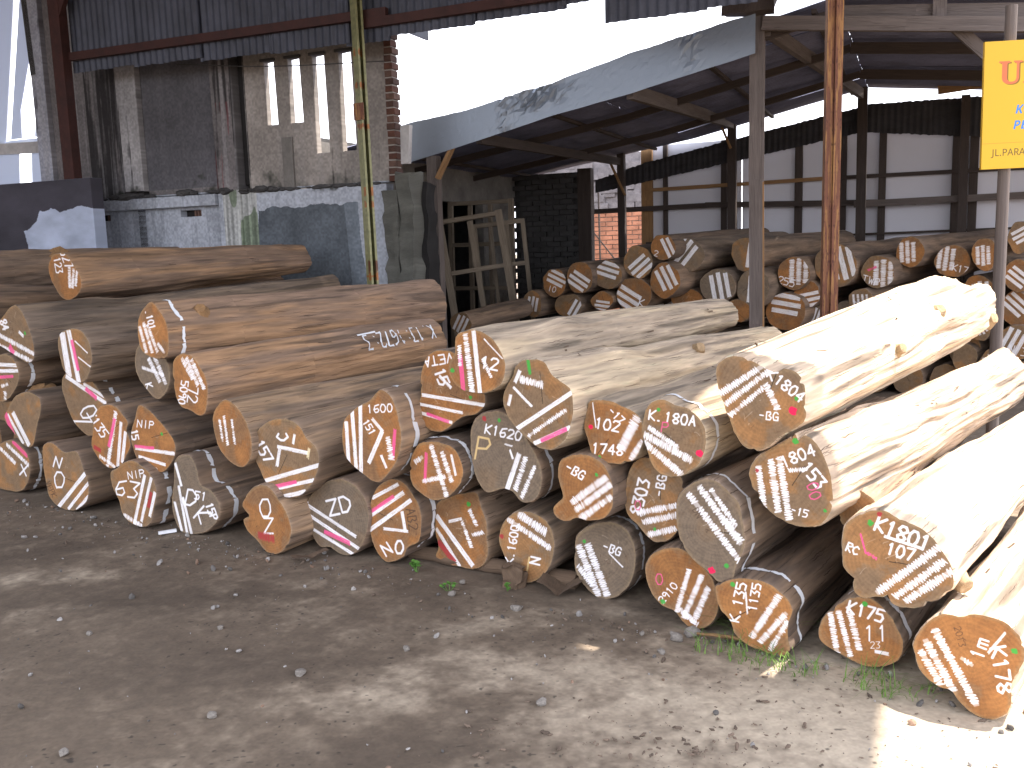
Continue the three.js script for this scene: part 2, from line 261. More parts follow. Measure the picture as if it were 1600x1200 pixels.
{
  const w = gthing('concrete_wall', 'mould-streaked concrete wall with four tall slots behind the left pile', 'wall', 0, 0, -0.6);
  const sl = [[-1.48, -1.365, 2.85], [-1.2, -1.07, 2.85], [-0.92, -0.79, 2.55], [-0.63, -0.495, 2.55]];
  part(w, 'slotted_panel', slab(-1.74, -0.13, 2.24, 4.8, 0.08, sl.map(([a, b, y]) => [[a, y], [b + 0.012, y], [b, 3.45], [a, 3.44]])), M.wall);
  for (const [a, b] of sl.slice(0, 2)) part(w, 'slot_infill', slab(a - 0.004, b + 0.014, 2.57, 2.845, 0.06), M.concreteDark).position.z = 0.012;
  for (const [a, b] of sl) part(w, 'slot_lintel', boxg(b - a + 0.05, 0.025, 0.05, (a + b) / 2, 3.452, 0.08), M.concreteDark);
  part(w, 'mouldy_gap', rough(slab(-1.81, -1.735, 2.3, 4.8, 0.06), 0.01, 14), M.tar);
  part(w, 'pilaster', slab(-2.08, -1.81, 0, 4.8, 0.16), M.wall);
  part(w, 'pilaster', slab(-3.29, -3.02, 2.3, 3.58, 0.18), M.wall);
  part(w, 'plaster_panel', slab(-3.02, -2.08, 2.24, 4.8, 0.11), M.wall);
  part(w, 'stained_panel', slab(-4.3, -3.29, 2.24, 4.8, 0.11), M.wall);
  part(w, 'pilaster', slab(-4.49, -4.3, 0, 4.8, 0.17), M.wall);
  part(w, 'lower_panel', slab(-4.3, -2.08, 0, 2.235, 0.1, [[[-3.8, 2.02], [-3.6, 2.02], [-3.6, 2.085], [-3.8, 2.085]], [[-2.63, 2.02], [-2.36, 2.02], [-2.36, 2.085], [-2.63, 2.085]]]), M.wall);
  for (const [a, b] of [[-3.81, -3.59], [-2.64, -2.35]]) part(w, 'vent_recess', boxg(b - a, 0.09, 0.03, (a + b) / 2, 2.052, -0.014), M.tar);
  part(w, 'vent_brick', boxg(0.06, 0.06, 0.06, -3.64, 2.052, 0.04), M.brick[2]); for (const q of [-2.42, -2.46, -2.385]) part(w, 'vent_brick', boxg(0.022, 0.06, 0.06, q, 2.052, 0.04), M.brick[2]);
  part(w, 'ledge', rough(slab(-3.94, -2.09, 2.115, 2.225, 0.2), 0.006, 20), M.wall);
  part(w, 'ledge_rubble', (() => { const r = rng(5), gs = []; for (let i = 0; i < 46; i++) { const s = 0.02 + r() * 0.05, g = rough(new THREE.IcosahedronGeometry(s, 1), s * 0.9, 30, i); g.scale(1.6, 0.6, 1); gs.push(g.translate(-4 + r() * 2.6, 2.235 + r() * 0.02, 0.1 + r() * 0.08)); } return gs; })(), M.concreteDark).userData.kind = 'stuff';
  part(w, 'lower_panel', slab(-1.81, -0.15, 0, 2.225, 0.13), M.wall);
  part(w, 'broken_ledge', (() => { const r = rng(15), gs = []; for (let i = 0; i < 30; i++) { const s = 0.014 + r() * 0.02, g = rough(new THREE.IcosahedronGeometry(s, 1), s * 0.8, 40, i); g.scale(2, 0.7, 1); gs.push(g.translate(-1.8 + r() * 1.64, 2.232, 0.12 + r() * 0.02)); } return gs; })(), M.concreteDark).userData.kind = 'stuff';
  // the broken right edge shows its bricks
  const r = rng(8); let y = 2.24, k = 0;
  part(w, 'mortar_core', boxg(0.07, 2.5, 0.09, -0.09, 3.5, 0.055), M.mortar);
  while (y < 4.6) { const l = k % 2 ? 0.085 : 0.072, g = rough(boxg(l, 0.052, 0.112, -0.125 + l / 2 + 0.002 + r() * 0.006, y + 0.028, 0.06 + (r() - 0.5) * 0.006, k), 0.006, 40, k); part(w, 'brick', g, M.brick[k % 3]); y += 0.066; k++; }
}
{ // rendered block wall in front, lower left
  const b = gthing('block_wall', 'low dark grey rendered wall at the far left above the logs', 'wall', 0, 0, 0.1);
  const s = slab(-7, -3.03, 0, 2.4, 0.15), m = new THREE.MeshStandardMaterial({ map: tex(512, 512, (x, y, p) => { const u = -7 + x * 4, h = y * 2.4, e = fbm(u * 4, h * 4, 1.3, 4) - 0.5, n = fbm(u * 3, h * 5, 2.7, 4); let c = [64, 62, 70]; if (u > -3.98 + e * 0.25 && h < 2.07 + e * 0.25 - Math.max(0, -3.75 - u) * 0.5) c = [172, 182, 202]; const q = 0.75 + 0.5 * n; p[0] = c[0] * q; p[1] = c[1] * q; p[2] = c[2] * q; }), roughness: 0.95, bumpMap: rep(blotch, 3), bumpScale: 0.01 });
  { const p = s.attributes.position, a = []; for (let i = 0; i < p.count; i++) a.push((p.getX(i) + 7) / 4, p.getY(i) / 2.4); s.setAttribute('uv', new THREE.Float32BufferAttribute(a, 2)); }
  part(b, 'wall_face', s, m);
}
{ // pale sheets with gaps of daylight, far upper left
  const c = gthing('panel_screen', 'pale grey sheet panels with bright daylight gaps at the upper left corner', 'screen', 0, 0, -0.58), m = new THREE.MeshPhysicalMaterial({ color: RGB(206, 214, 228), roughness: 0.9, transmission: 0.35, thickness: 0 });
  const S = (pts) => new THREE.ExtrudeGeometry(new THREE.Shape(pts.map((q) => new THREE.Vector2(...q))), { depth: 0.012, bevelEnabled: false });
  part(c, 'panel', S([[-5.9, 2.4], [-5.14, 2.98], [-4.72, 4.8], [-5.9, 4.8]]), m);
  part(c, 'panel', S([[-5.06, 2.98], [-4.885, 2.98], [-4.86, 3.3], [-4.66, 3.8], [-4.62, 3.3], [-4.68, 2.98], [-4.49, 2.98], [-4.49, 4.8], [-4.62, 4.8]]), m);
  part(c, 'panel', S([[-5.9, 2.4], [-5.03, 2.4], [-4.98, 2.83], [-4.78, 2.83], [-4.83, 2.4], [-4.49, 2.4], [-4.49, 2.97], [-5.9, 2.97]]), m).position.z = -0.02;
  part(c, 'rail', bar([-5.9, 2.9, 0.03], [-4.5, 2.86, 0.03], 0.03, 0.12), M.white);
  part(c, 'upright', bar([-4.45, 3.6, 0.12], [-4.5, 4.8, 0.12], 0.08, 0.06), M.concreteDark);
}
M.mossy = new THREE.MeshStandardMaterial({ color: RGB(112, 114, 110), map: rep(blotch, 4, 9), bumpMap: rep(blotch, 12, 24), bumpScale: 0.012, roughness: 1 });
{ const c = gthing('rubble_column', 'rough mossy concrete column at the end of the slotted wall', 'column', 0, 0, -0.55);
  const g = new THREE.BoxGeometry(0.15, 2.3, 0.22, 5, 40, 6); part(c, 'shaft', rough(wallUV(g.translate(0.11, 1.15, 0.1), -3.9), 0.07, 9, 4), M.mossy);
  const g2 = new THREE.BoxGeometry(0.14, 2.14, 0.2, 5, 40, 6); part(c, 'broken_side', rough(wallUV(g2.translate(-0.04, 1.07, 0.12), -3.7), 0.05, 11, 9), M.mossy);
  const g3 = new THREE.BoxGeometry(0.07, 2.2, 0.2, 5, 40, 6); part(c, 'inner_side', rough(wallUV(g3.translate(0.2, 1.1, -0.06), -3.6), 0.05, 10, 2), M.tar);
}
{ const s = new THREE.Shape([[0.03, 2.39], [0.1, 2.39], [0.13, 2.72], [0.04, 2.72]].map((q) => new THREE.Vector2(...q)));
  for (const y of [2.45, 2.53, 2.6]) { const h = new THREE.Path(); h.absellipse(0.075, y, 0.016, 0.024, 0, 6.283, true); s.holes.push(h); }
  const t = gthing('hollow_block', 'white pierced block hanging beside the bricks at the left end of the shed roof', 'block', 0, 0, -0.5); part(t, 'pierced_face', new THREE.ExtrudeGeometry(s, { depth: 0.05, bevelEnabled: true, bevelSize: 0.004, bevelThickness: 0.004, bevelSegments: 1 }), M.white);
}
// ---------------------------------------------------------------- open shed with the back pile
const roofY = (u) => (u < 1.4 ? 3.02 - 0.155 * (1.4 - u) : u < 3.68 ? 3.5 - 0.2105 * (3.68 - u) : 3.5 - 0.11 * (u - 3.68));
{
  const s = gthing('open_shed', 'open timber shed with a low corrugated roof and crumpled zinc fascia', 'shed', 0, 0, 0);
  let k = 0;
  for (const [a, b] of [[-1.25, 1.4], [1.4, 3.68], [3.68, 8.4]]) for (let v = -1.22; v > -6.1; v -= 0.82) {   // sheets run down the slope, each lapping the next
    const L = Math.hypot(b - a, roofY(b) - roofY(a)), w = Math.min(0.86, v + 6.16), g = corrugated(w, L, 0.076, 0.018, ++k);
    // local x along v, y along the slope
    const m = new THREE.Matrix4().makeBasis(new THREE.Vector3(0, 0, -1), new THREE.Vector3((b - a) / L, (roofY(b) - roofY(a)) / L, 0), new THREE.Vector3((roofY(b) - roofY(a)) / L, -(b - a) / L, 0));
    g.applyMatrix4(m).translate(a, roofY(a) + 0.02 + (k % 2) * 0.012, v); part(s, 'roof_sheet', g, M.roofSheet);
  }
  const edge = (u) => roofY(u) - 0.07;
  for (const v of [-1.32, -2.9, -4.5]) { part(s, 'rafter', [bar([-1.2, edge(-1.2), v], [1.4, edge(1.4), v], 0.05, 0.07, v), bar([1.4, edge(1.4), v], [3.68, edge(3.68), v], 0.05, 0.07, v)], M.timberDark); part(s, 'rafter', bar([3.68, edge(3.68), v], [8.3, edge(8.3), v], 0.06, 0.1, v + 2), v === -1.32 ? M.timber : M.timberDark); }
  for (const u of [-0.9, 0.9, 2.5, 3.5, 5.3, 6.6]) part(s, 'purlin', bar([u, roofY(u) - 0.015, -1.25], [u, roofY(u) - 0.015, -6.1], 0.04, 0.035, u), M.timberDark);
  part(s, 'tie_beam', bar([1.93, 2.96, -1.28], [1.99, 3.18, -6], 0.06, 0.13), M.timber);
  part(s, 'tie_beam', bar([0.42, 2.66, -1.28], [0.4, 2.78, -6], 0.06, 0.1), M.timberDark);
  part(s, 'tie_beam', bar([3.12, 3.36, -1.28], [3.62, 3.42, -6], 0.06, 0.12), M.timber);
  part(s, 'front_beam', bar([3.1, 3.39, -1.2], [5.3, 3.12, -1.2], 0.06, 0.11), M.timber);
  part(s, 'roof_strut', bar([4.44, 3.2, -1.28], [4.44, 3.5, -1.28], 0.1, 0.06), M.timber);
  part(s, 'roof_strut', bar([4.55, 3.22, -1.3], [5.0, 2.75, -1.3], 0.06, 0.09), M.timber);
  // front posts
  part(s, 'front_post', bar([-0.055, 0, -1.23], [-0.055, 2.52, -1.23], 0.105, 0.1, 1), M.timber);
  part(s, 'post_brace', bar([0.0, 2.3, -1.2], [0.18, 2.6, -1.2], 0.04, 0.06, 4), M.timberWarm);
  part(s, 'front_post', bar([3.075, 0, -1.23], [3.055, 2.12, -1.23], 0.11, 0.1, 2), M.timber);
  part(s, 'front_post', bar([3.05, 2.1, -1.26], [3.05, 3.52, -1.26], 0.115, 0.1, 3), M.timber);
  part(s, 'post_edge_strip', bar([3.135, 0.2, -1.21], [3.115, 2.1, -1.21], 0.012, 0.02, 3), M.timberWarm);
  part(s, 'front_post', bar([6.1, 0, -1.23], [6.1, 3.1, -1.23], 0.11, 0.1, 7), M.timber);
  // back posts, dark against the pale panels
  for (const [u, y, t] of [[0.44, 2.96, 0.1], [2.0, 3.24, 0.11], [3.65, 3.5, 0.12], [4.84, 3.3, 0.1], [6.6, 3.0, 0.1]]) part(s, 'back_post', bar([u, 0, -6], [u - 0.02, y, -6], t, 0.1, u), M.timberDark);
  part(s, 'back_brace', bar([0.24, 2.86, -5.92], [0.5, 2.3, -5.92], 0.03, 0.03), M.timberWarm); part(s, 'back_brace', bar([1.84, 3.18, -5.92], [1.98, 2.85, -5.92], 0.03, 0.03), M.timberWarm);
  // valance of tarred sheets under the back eaves
  const top = [[0.0, 2.54], [0.48, 2.7], [1.97, 2.98], [3.17, 3.2], [3.76, 3.3]], bot = [[0.0, 2.36], [2.21, 2.72], [3.15, 2.88], [3.6, 2.95]];
  const at = (l, u) => { let i = 0; while (i < l.length - 2 && u > l[i + 1][0]) i++; return mix(l[i][1], l[i + 1][1], (u - l[i][0]) / (l[i + 1][0] - l[i][0])); };
  const q = (a, b, t0, t1, b0, b1, sd) => { const g = corrugated(b - a, 1, 0.076, 0.012, sd), p = g.attributes.position; for (let i = 0; i < p.count; i++) { const x = p.getX(i) / (b - a), y = p.getY(i); p.setXYZ(i, a + p.getX(i), mix(mix(b0, b1, x), mix(t0, t1, x), y) + (y < 0.1 || y > 0.9 ? (noise(p.getX(i) * 30 + sd, 3) - 0.5) * 0.014 : 0), -6.08 + p.getZ(i) - 0.01 * (sd % 2)); } g.computeVertexNormals(); return g; };
  for (let i = 0; i < 5; i++) { const a = i * 0.72, b = Math.min(3.62, a + 0.75); part(s, 'valance_sheet', q(a, b, at(top, a), at(top, b), at(bot, a), at(bot, b), i + 40), M.valance); }
  for (let i = 0; i < 4; i++) { const a = 3.62 + i * 0.8, b = a + 0.83; part(s, 'valance_sheet', q(a, b, 3.3 - 0.01 * i, 3.29 - 0.01 * i, 2.95 - 0.09 * i, 2.86 - 0.09 * i, i + 50), M.valance); }
  part(s, 'loose_plank', bar([4.5, 3.38, -5.9], [5.6, 3.46, -5.85], 0.03, 0.12), M.timberWarm);
  // crumpled zinc fascia along the front edge
  const F = [[-0.42, 2.82, 2.44], [0.28, 2.9, 2.58], [1.26, 3.085, 2.795], [1.96, 3.26, 2.915], [3.07, 3.47, 3.15]];
  // a thin sheet dented into flat facets, most of all where it was struck
  const nU = 96, nV = 9, P = [], U = [], I = [], jit = rng(12);
  const rows = []; for (let j = 0; j <= nV; j++) { rows.push([]); for (let i = 0; i <= nU; i++) rows[j].push([jit(), jit(), jit()]); }
  for (let sk = 0; sk < 2; sk++) for (let j = 0; j <= nV; j++) for (let i = 0; i <= nU; i++) {
    const [ja, jb, jc] = rows[j][i], in1 = i > 0 && i < nU, in2 = j > 0 && j < nV, u = mix(-0.42, 3.05, (i + (in1 ? (ja - 0.5) * 0.9 : 0)) / nU), t = (j + (in2 ? (jb - 0.5) * 0.9 : 0)) / nV; let n = 0; while (n < F.length - 2 && u > F[n + 1][0]) n++;
    const e = (u - F[n][0]) / (F[n + 1][0] - F[n][0]), hi = mix(F[n][1], F[n + 1][1], e), lo = mix(F[n][2], F[n + 1][2], e);
    const cr = 0.6 * Math.exp(-Math.pow((u - 1.08) / 0.22, 2)) * step(0.25, 0.6, t) + 0.5 * Math.exp(-Math.pow((u - 0.76) / 0.05, 2)) + 0.45 * Math.exp(-Math.pow((u - 2.5) / 0.07, 2)) * t;
    const z = (noise(u * 2.3, t * 1.2, 2.2) - 0.5) * 0.012 + (jc - 0.5) * 0.0016 + cr * (jc - 0.5) * 0.075;
    P.push(u, mix(lo, hi, t) + (j === nV ? (noise(u * 5, 8) - 0.5) * 0.012 + (jc - 0.5) * 0.004 : j === 0 ? (noise(u * 6, 18) - 0.5) * 0.003 : 0), -1.14 + z - sk * 0.002); U.push(u, mix(lo, hi, t));
  }
  const half = (nU + 1) * (nV + 1);
  for (let j = 0; j < nV; j++) for (let i = 0; i < nU; i++) { const a = j * (nU + 1) + i, b = a + 1, c = a + nU + 1, d = c + 1; I.push(a, b, d, a, d, c, a + half, d + half, b + half, a + half, c + half, d + half); }
  let g = new THREE.BufferGeometry(); g.setAttribute('position', new THREE.Float32BufferAttribute(P, 3)); g.setAttribute('uv', new THREE.Float32BufferAttribute(U, 2)); g.setIndex(I); g = g.toNonIndexed(); g.computeVertexNormals();
  part(s, 'fascia_sheet', g, M.zinc);
  part(s, 'ridge_scrap', rough(new THREE.BoxGeometry(0.42, 0.12, 0.12, 6, 2, 2).translate(3.0, 3.53, -1.16), 0.06, 8), M.timberDark);
}
{ // pale panels closing the back of the shed
  const s = gthing('panel_wall', 'white panel wall on dark studs behind the back pile', 'wall', 0, 0, -6.3); let k = 0;
  const J = [0.72, 2.06, 3.4, 4.75, 5.95, 7.2, 8.5]; for (let i = 0; i < 6; i++) { const a = J[i] + (i === 1 ? 0.016 : 0.002), b = J[i + 1]; part(s, 'panel', boxg(b - a, 3.0, 0.02, (a + b) / 2, 1.5, 0, ++k), M.panel); }
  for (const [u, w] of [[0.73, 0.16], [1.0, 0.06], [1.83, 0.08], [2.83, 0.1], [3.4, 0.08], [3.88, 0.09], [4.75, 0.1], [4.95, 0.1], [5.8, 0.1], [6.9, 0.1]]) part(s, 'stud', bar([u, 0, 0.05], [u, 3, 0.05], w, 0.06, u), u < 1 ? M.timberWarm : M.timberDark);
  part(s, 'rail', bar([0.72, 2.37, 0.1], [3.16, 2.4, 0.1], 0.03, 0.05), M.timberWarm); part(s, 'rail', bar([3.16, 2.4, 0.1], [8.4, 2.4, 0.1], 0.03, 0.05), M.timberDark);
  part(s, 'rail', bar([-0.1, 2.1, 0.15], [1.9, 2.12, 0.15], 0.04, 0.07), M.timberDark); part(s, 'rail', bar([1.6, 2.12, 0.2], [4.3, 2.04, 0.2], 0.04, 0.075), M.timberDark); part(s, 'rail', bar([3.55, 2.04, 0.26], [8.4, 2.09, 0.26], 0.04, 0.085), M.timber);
  part(s, 'rail', bar([0.72, 1.62, 0.1], [8.4, 1.7, 0.1], 0.03, 0.03), M.timberDark);
}
{ // left side wall of the shed and the stacked dark bricks at its back corner
  const s = gthing('plaster_wall', 'smooth grey plastered wall inside the left end of the open shed', 'wall', -1.25, 0, -3.2); part(s, 'wall_face', boxg(0.12, 0.5, 5.4, 0, 2.47, 0), M.concrete); part(s, 'wall_face', boxg(0.12, 2.22, 1.1, 0, 1.11, -2.1), M.concrete); part(s, 'wall_face', boxg(0.12, 2.22, 0.9, 0, 1.11, 2.2), M.concrete);
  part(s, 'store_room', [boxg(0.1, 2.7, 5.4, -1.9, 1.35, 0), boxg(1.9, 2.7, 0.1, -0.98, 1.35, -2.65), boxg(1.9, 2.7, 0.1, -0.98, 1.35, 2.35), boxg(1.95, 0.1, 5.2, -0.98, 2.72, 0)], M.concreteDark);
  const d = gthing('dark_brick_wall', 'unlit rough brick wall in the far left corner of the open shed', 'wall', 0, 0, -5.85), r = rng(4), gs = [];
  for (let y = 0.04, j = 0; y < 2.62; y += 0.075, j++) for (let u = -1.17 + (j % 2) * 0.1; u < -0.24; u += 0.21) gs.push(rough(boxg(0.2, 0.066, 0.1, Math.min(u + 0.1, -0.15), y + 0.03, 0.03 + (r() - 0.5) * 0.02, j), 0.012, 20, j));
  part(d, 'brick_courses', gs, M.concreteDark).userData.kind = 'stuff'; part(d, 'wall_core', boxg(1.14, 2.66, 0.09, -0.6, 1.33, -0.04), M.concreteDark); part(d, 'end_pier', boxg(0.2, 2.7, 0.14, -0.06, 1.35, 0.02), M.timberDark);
}
{ // brick building beyond the gap
  const d = gthing('far_brick_wall', 'orange brick wall seen in daylight through the gap at the back of the shed', 'wall', 0, 0, -9), m = new THREE.MeshStandardMaterial({ color: RGB(216, 152, 122), map: rep(blotch, 1.2), roughness: 0.95 }), mg = new THREE.MeshStandardMaterial({ color: RGB(150, 146, 150), map: rep(blotch, 2), roughness: 1 }), gs = [], r = rng(3);
  for (let y = 0.3, j = 0; y < 2.2; y += 0.08, j++) for (let u = -2.2 + (j % 2) * 0.12; u < 0.9; u += 0.24) gs.push(boxg(0.225, 0.068, 0.1, u, y, r() * 0.012));
  part(d, 'brick_courses', gs, m).userData.kind = 'stuff'; part(d, 'mortar_core', boxg(3.2, 2.2, 0.08, -0.6, 1.1, -0.01), M.mortar);
  const g2 = []; for (let i = 0; i < 120; i++) g2.push(rough(boxg(0.2 + r() * 0.15, 0.1 + r() * 0.06, 0.1, -2.1 + r() * 3, 2.24 + r() * 0.85, r() * 0.03, i), 0.03, 12, i)); part(d, 'rubble_top', g2, mg).userData.kind = 'stuff';
  part(d, 'rubble_core', boxg(3.2, 1.0, 0.08, -0.6, 2.7, -0.02), mg);
  part(d, 'leaning_rod', bar([-1.1, 2.2, 0.6], [-0.3, 1.2, 0.6], 0.02, 0.02), M.timberDark); part(d, 'leaning_rod', bar([-0.68, 2.5, 0.7], [-0.66, 1.0, 0.7], 0.025, 0.025), M.timberDark);
}
{ // stakes and greenery at the gap
  const r = rng(77), gs = []; for (let i = 0; i < 160; i++) { const g = new THREE.PlaneGeometry(0.07, 0.1); g.rotateX(r() * 3).rotateY(r() * 6).translate((r() - 0.5) * 0.5, 1.15 + r() * 0.42, (r() - 0.5) * 0.2); gs.push(g); }
  const t = gthing('bush', 'small green bush at the foot of the far brick wall', 'bush', -0.75, 0, -7.4); part(t, 'foliage', gs, M.leaf); part(t, 'stem', bar([0, 0, 0], [0.02, 1.2, 0], 0.03, 0.03), M.timberDark);
}
// frames leaning at the left end of the shed
function frame(name, label, u, v, y0, w, h, nx, ny, lean, roll, mat = M.frame, t = 0.06, yaw = 0) {
  const f = gthing(name, label, 'frame', u, y0, v, 'timber frames stored in the shed'); f.rotation.y += yaw; const inner = (o) => { o.rotation.set(-lean, 0, roll); return o; };
  const add = (n, a, b, wd) => inner(part(f, n, bar(a, b, wd, 0.05, a[0] + b[1]), mat));
  add('stile', [0, 0, 0], [0, h, 0], t); add('stile', [w, 0, 0], [w, h, 0], t); add('top_rail', [t / 2, h - t / 2, 0.002], [w - t / 2, h - t / 2, 0.002], t); add('bottom_rail', [t / 2, 0.1, 0.002], [w - t / 2, 0.1, 0.002], t);
  for (let i = 1; i < nx; i++) add('mullion', [w * i / nx, 0.1 + t / 2, 0.004], [w * i / nx, h - t, 0.004], t * 0.8);
  for (let j = 1; j < ny; j++) add('crossbar', [t / 2, h * j / ny, 0.007], [w - t / 2, h * j / ny, 0.007], t * 0.8);
}
frame('window_frame', 'wide timber window frame standing against the grey wall, four panes across, no glass', -1.2, -3.75, 0.0, 0.85, 2.22, 3, 4, 0.02, 0);
frame('door_frame', 'tall leaning timber door frame with crossbars, nearest of the stored frames', -0.62, -2.9, 0.0, 0.72, 2.0, 2, 3, 0.1, 0.13, M.frame, 0.085, 0.45);
frame('window_frame', 'dark timber frame leaning askew behind the tall door frame', -0.5, -3.3, 0.3, 0.6, 1.62, 3, 3, 0.1, 0.09, M.frame, 0.05, 0.3);
// ---------------------------------------------------------------- sign
{
  const p0 = new THREE.Vector3(3.1, 0, -6.2), s = thing('sign_board', 'yellow signboard on a grey pole at the right edge', 'sign', p0, -0.1);
  const c = document.createElement('canvas'); c.width = 1024; c.height = 768; const x = c.getContext('2d');
  x.fillStyle = '#c8a01e'; x.fillRect(0, 0, 1024, 768);
  const put = (t, f, X, Y, col, sk = 0) => { x.save(); x.transform(1, 0, sk, 1, X, Y); x.font = f; x.fillStyle = col; x.fillText(t, 0, 0); x.restore(); };
  put('UD', 'bold 190px serif', 92, 262, '#7a5a14'); put('UD', 'bold 190px serif', 84, 256, '#d0663c');
  put('KO', 'bold 74px sans-serif', 186, 438, '#3a78c8', -0.2); put('PER', 'bold 74px sans-serif', 176, 532, '#3a78c8', -0.2);
  x.fillStyle = '#c88a1c'; x.fillRect(0, 610, 1024, 4); put('JL.PARAN', '58px sans-serif', 60, 690, '#4a3a14');
  const t = new THREE.CanvasTexture(c); t.colorSpace = THREE.SRGBColorSpace;
  const yel = new THREE.MeshStandardMaterial({ color: RGB(194, 154, 28), roughness: 0.6 }), g = new THREE.PlaneGeometry(1.07, 0.8).translate(0.535, 2.42, 0.016);
  const b = part(s, 'board', boxg(1.07, 0.8, 0.025, 0.535, 2.42, 0), yel); part(s, 'printed_face', g, new THREE.MeshStandardMaterial({ map: t, roughness: 0.6 }));
  for (const o of s.children) { o.position.y = 0; o.geometry.translate(0, -2.42, 0).rotateZ(0.012).translate(0, 2.42, 0); }
  const pole = new THREE.CylinderGeometry(0.036, 0.04, 3.05, 20); part(s, 'pole', pole.translate(0.175, 1.525, -0.05), M.timber);
}

// ---------------------------------------------------------------- logs
const STROKES = {   // chalk hand: polylines on a 4 x 6 grid, y up
  '0': '1,0 0,2 0,4 1,6 3,6 4,4 4,2 3,0 1,0', '1': '1,5 2,6 2,0', '2': '0,5 1,6 3,6 4,5 4,4 0,0 4,0', '3': '0,6 4,6 2,3.5 4,2 3,0 0,0', '4': '3,0 3,6 0,2 4,2', '5': '4,6 0,6 0,3.5 3,3.5 4,2 3,0 0,0', '6': '4,6 1,5 0,2 1,0 3,0 4,1.5 3,3 0,2', '7': '0,6 4,6 1.5,0', '8': '2,3 0,4.5 1,6 3,6 4,4.5 0,1.5 1,0 3,0 4,1.5 2,3', '9': '4,4 1,3.2 0,4.6 1,6 3,6 4,4 3,0',
  K: '0,0 0,6|4,6 0,2.6 4,0', N: '0,0 0,6 4,0 4,6', Z: '0,6 4,6 0,0 4,0', O: '1,0 0,2 0,4 1,6 3,6 4,4 4,2 3,0 1,0', D: '0,0 0,6 2,6 4,4 4,2 2,0 0,0', B: '0,0 0,6 3,6 3.5,4.5 2,3.2 4,1.6 3,0 0,0', G: '4,5 3,6 1,6 0,4 0,2 1,0 4,0 4,2.6 2.4,2.6', C: '4,5 2,6 0,4 0,2 2,0 4,1', P: '0,0 0,6 3,6 4,4.6 3,3.2 0,3', I: '2,0 2,6', V: '0,6 2,0 4,6', E: '4,6 0,6 0,0 4,0|0,3 3,3', A: '0,0 2,6 4,0|1,2.4 3,2.4', T: '0,6 4,6|2,6 2,0', R: '0,0 0,6 3,6 4,4.5 0,3 4,0', J: '3,6 3,1 2,0 0,1', W: '0,6 1,0 2,4 3,0 4,6', X: '0,0 4,6|0,6 4,0', M: '0,0 0,6 2,3 4,6 4,0', m: '0,0 0,4 2,4 2,0|2,4 4,4 4,0', '.': '1,0 1.6,0', '-': '0,3 3,3', ':': '1,1 1.4,1.4|1,4 1.4,4.4', ' ': '' };
const INK = { w: '232,231,234', p: '226,84,136', r: '160,48,50', r2: '232,24,78', g: '62,158,60', k: '52,36,28', y: '232,218,176', y2: '206,176,122', t: '214,196,170' };
const TILE = 256, ATLAS = 2048, PER = ATLAS / TILE;
const atlases = [0, 1].map(() => { const c = document.createElement('canvas'); c.width = c.height = ATLAS; const x = c.getContext('2d'); x.fillStyle = '#8a5a36'; x.fillRect(0, 0, ATLAS, ATLAS); return { c, x }; });
let tileAt = 0;
const faceMats = atlases.map(({ c }) => { const t = new THREE.CanvasTexture(c); t.colorSpace = THREE.SRGBColorSpace; t.flipY = false; return new THREE.MeshStandardMaterial({ map: t, roughness: 0.88 }); });
const FACE = { o: [[164, 112, 62], [140, 92, 50]], b: [[158, 114, 70], [134, 102, 68]], g: [[130, 108, 84], [114, 98, 82]] };
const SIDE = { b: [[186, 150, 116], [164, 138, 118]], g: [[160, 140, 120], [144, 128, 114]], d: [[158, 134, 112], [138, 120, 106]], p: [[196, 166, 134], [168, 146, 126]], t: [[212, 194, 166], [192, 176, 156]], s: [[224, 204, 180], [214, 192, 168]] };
const RINGM = M.paint;
const counts = {};

